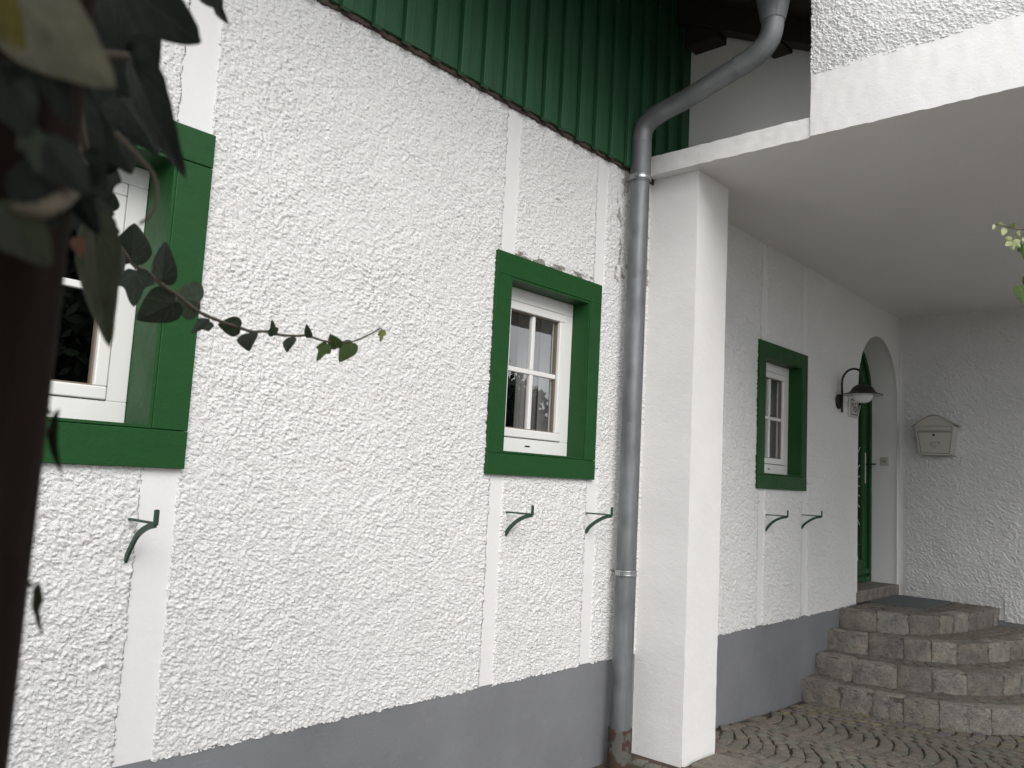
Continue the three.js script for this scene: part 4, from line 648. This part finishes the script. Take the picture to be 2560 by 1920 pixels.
{
  const ivy = thing('ivy', 'dark ivy on the brown post with one long shoot reaching right', 'ivy');
  const taper = (pts, r0, r1, seg = 60, rad = 9) => { const c = new THREE.CatmullRomCurve3(pts.map((p) => V(...p)), false, 'centripetal'), g = new THREE.TubeGeometry(c, seg, 1, rad), p = g.attributes.position; for (let i = 0; i < p.count; i++) { const k = Math.floor(i / (rad + 1)), q = c.getPointAt(k / seg), r = mix(r0, r1, k / seg) * (1 + 0.12 * Math.sin(k * 1.7)); p.setXYZ(i, q.x + (p.getX(i) - q.x) * r, q.y + (p.getY(i) - q.y) * r, q.z + (p.getZ(i) - q.z) * r); } return g; };
  const shoot = part(ivy, 'shoot', taper(TWIG, 0.0026, 0.0011, 120), M.stem); shoot.userData.label = 'long thin ivy shoot reaching out in front of the wall';
  TWIG_LEAVES.forEach((l, i) => leaf(ivy, l, i + 1));
  // leaf stalks from the shoot to each leaf base
  for (const [b] of TWIG_LEAVES) { let best = null, bd = 9; const B = V(...b); for (let i = 0; i + 1 < TWIG.length; i++) { const p = V(...TWIG[i]), q = V(...TWIG[i + 1]), cl = new THREE.Line3(p, q).closestPointToPoint(B, true, V(0, 0, 0)); const d = cl.distanceTo(B); if (d < bd) { bd = d; best = cl; } } if (bd < 0.08) part(ivy, 'stalk', tube([best, best.clone().lerp(B, 0.5).add(V(0, 0.001, 0)), B], 0.0007, 6, 5), M.stem); }
  VINE_STEMS.forEach((s, i) => part(ivy, 'stem', taper(s, i === 0 || i > 5 ? 0.0012 : 0.0026, i === 0 || i > 5 ? 0.0007 : 0.0022, 40), M.stem));
  VINE_LEAVES.forEach((l, i) => leaf(ivy, l, i + 40));
  { // vine crown above the post, out of view, placed to darken the foreground
    const R = rng(515), hg = leafGeo('heart', 0.2, 0.25), lg = leafGeo('lobed', 0.15, 0.3);
    for (let i = 0; i < 150; i++) { const m = part(ivy, 'leaf', i % 2 ? hg : lg, i % 7 ? LM.dark : LM.olive), a = R() * 6.283, r = 0.42 * Math.sqrt(R()); m.position.set(0.02 + r * Math.cos(a), 2.12 + 0.5 * R(), 2.5 + r * Math.sin(a)); m.rotation.set(-1.2 + R() * 1.4, R() * 6.283, R() * 1.2 - 0.6); const s = 0.07 + 0.04 * R(); m.scale.set(s, s, s); }
    for (let i = 0; i < 9; i++) { const a = i * 0.7; part(ivy, 'stem', taper([[0.076, 1.95, 2.397], [0.06 + 0.1 * Math.cos(a), 2.2, 2.42 + 0.1 * Math.sin(a)], [0.02 + 0.36 * Math.cos(a), 2.35 + 0.1 * Math.sin(i * 2), 2.5 + 0.36 * Math.sin(a)]], 0.004, 0.0015, 24), M.stem); }
  }
  const sh = thing('shrub_branch', 'pale leafy shrub twig entering at the right edge of the picture', 'branch');
  SPRIG_STEMS.forEach((s) => part(sh, 'stem', taper(s, 0.0018, 0.0007, 24), M.stem));
  const root = SPRIG_STEMS[0][0]; part(sh, 'main_stem', taper([root, [root[0] + 0.06, root[1] - 0.06, root[2] + 0.06], [root[0] + 0.1, root[1] - 0.8, root[2] + 0.1], [root[0] + 0.1, -0.02, root[2] + 0.12]], 0.003, 0.009, 40), M.stem);
  SPRIG_LEAVES.forEach((l, i) => leaf(sh, l, i + 80));
}
// ------------------------------------------------------------------ garden opposite the house, seen only in the window glass
{
  const R = rng(808);
  const spots = [[4.3, 8.4, 1.3, 5.6], [10.9, 8.3, 1.4, 4.1], [13.2, 8.6, 1.3, 3.4]];
  const names = ['tallest garden shrub, opposite the window behind the post', 'middle garden shrub, mirrored in the window beside the downpipe', 'lowest garden shrub at the far end of the row'];
  spots.forEach(([x, z, r, h], q) => {
    const t = thing('garden_shrub', names[q], 'shrub', 'shrubs opposite the house');
    part(t, 'trunk', tube([[x, -0.15, z], [x + 0.05, h * 0.35, z], [x - 0.04, h * 0.7, z + 0.05]], 0.06, 10, 7), M.bark);
    const pos = []; const nL = h > 4 ? 20000 : 9000, nB = h > 4 ? 60 : 26;
    const blob = []; for (let i = 0; i < nB; i++) blob.push([x + (R() - 0.5) * 1.6 * r, 0.3 + R() * (h - 0.7), z + (R() - 0.5) * 1.4 * r, 0.45 + 0.5 * R()]);
    for (let i = 0; i < nL; i++) { const b = blob[Math.floor(R() * nB)]; const th = R() * 6.283, ph = Math.acos(2 * R() - 1), rr = b[3] * Math.cbrt(R()); const c = V(b[0] + rr * Math.sin(ph) * Math.cos(th), b[1] + rr * Math.cos(ph), b[2] + rr * Math.sin(ph) * Math.sin(th)); const u = V(R() - 0.5, R() - 0.5, R() - 0.5).normalize(), v = V(R() - 0.5, R() - 0.5, R() - 0.5).cross(u).normalize(); const s = 0.09 + 0.06 * R(); const a = c.clone().addScaledVector(u, s), d = c.clone().addScaledVector(u, -s), e = c.clone().addScaledVector(v, s * 0.5), f = c.clone().addScaledVector(v, -s * 0.5); for (const k of [a, e, d, a, d, f]) pos.push(k.x, k.y, k.z); }
    const g = new THREE.BufferGeometry(); g.setAttribute('position', new THREE.Float32BufferAttribute(pos, 3)); g.computeVertexNormals(); g.setAttribute('uv', new THREE.Float32BufferAttribute(new Float32Array(pos.length / 3 * 2), 2)); part(t, 'crown', g, M.hedge ??= std([0.03, 0.045, 0.022], 0.7, { side: THREE.DoubleSide }));
  });
}
// ------------------------------------------------------------------ ivy growth out of view beside the post, placed to shade the foreground
{
  const t = thing('unseen_ivy_bush', 'unseen dense ivy bush left of the brown post, shading the foreground', 'ivy bush'), R = rng(616), pos = [];
  part(t, 'trunk', tube([[-0.3, -0.05, 2.75], [-0.28, 0.9, 2.78], [-0.32, 1.9, 2.74]], 0.03, 10, 7), M.bark);
  for (let i = 0; i < 5200; i++) {
    const up = R() < 0.3, c = up ? V(-0.6 + 1.0 * R(), 2.15 + 0.5 * R(), 2.3 + 0.95 * R()) : V(-0.75 + 0.62 * R(), 0.2 + 2.4 * R(), 2.35 + 1.0 * R());
    const u = V(R() - 0.5, R() - 0.5, R() - 0.5).normalize(), v = V(R() - 0.5, R() - 0.5, R() - 0.5).cross(u).normalize(), s = 0.035 + 0.02 * R();
    const a = c.clone().addScaledVector(u, s), d = c.clone().addScaledVector(u, -s * 0.8), e = c.clone().addScaledVector(v, s * 0.7).addScaledVector(u, -s * 0.25), f = c.clone().addScaledVector(v, -s * 0.7).addScaledVector(u, -s * 0.25);
    for (const k of [a, e, d, a, d, f]) pos.push(k.x, k.y, k.z);
  }
  const g = new THREE.BufferGeometry(); g.setAttribute('position', new THREE.Float32BufferAttribute(pos, 3)); g.computeVertexNormals(); g.setAttribute('uv', new THREE.Float32BufferAttribute(new Float32Array(pos.length / 3 * 2), 2)); part(t, 'crown', g, M.hedge);
}
scene.children.forEach(shadow);
renderer.render(scene, camera);
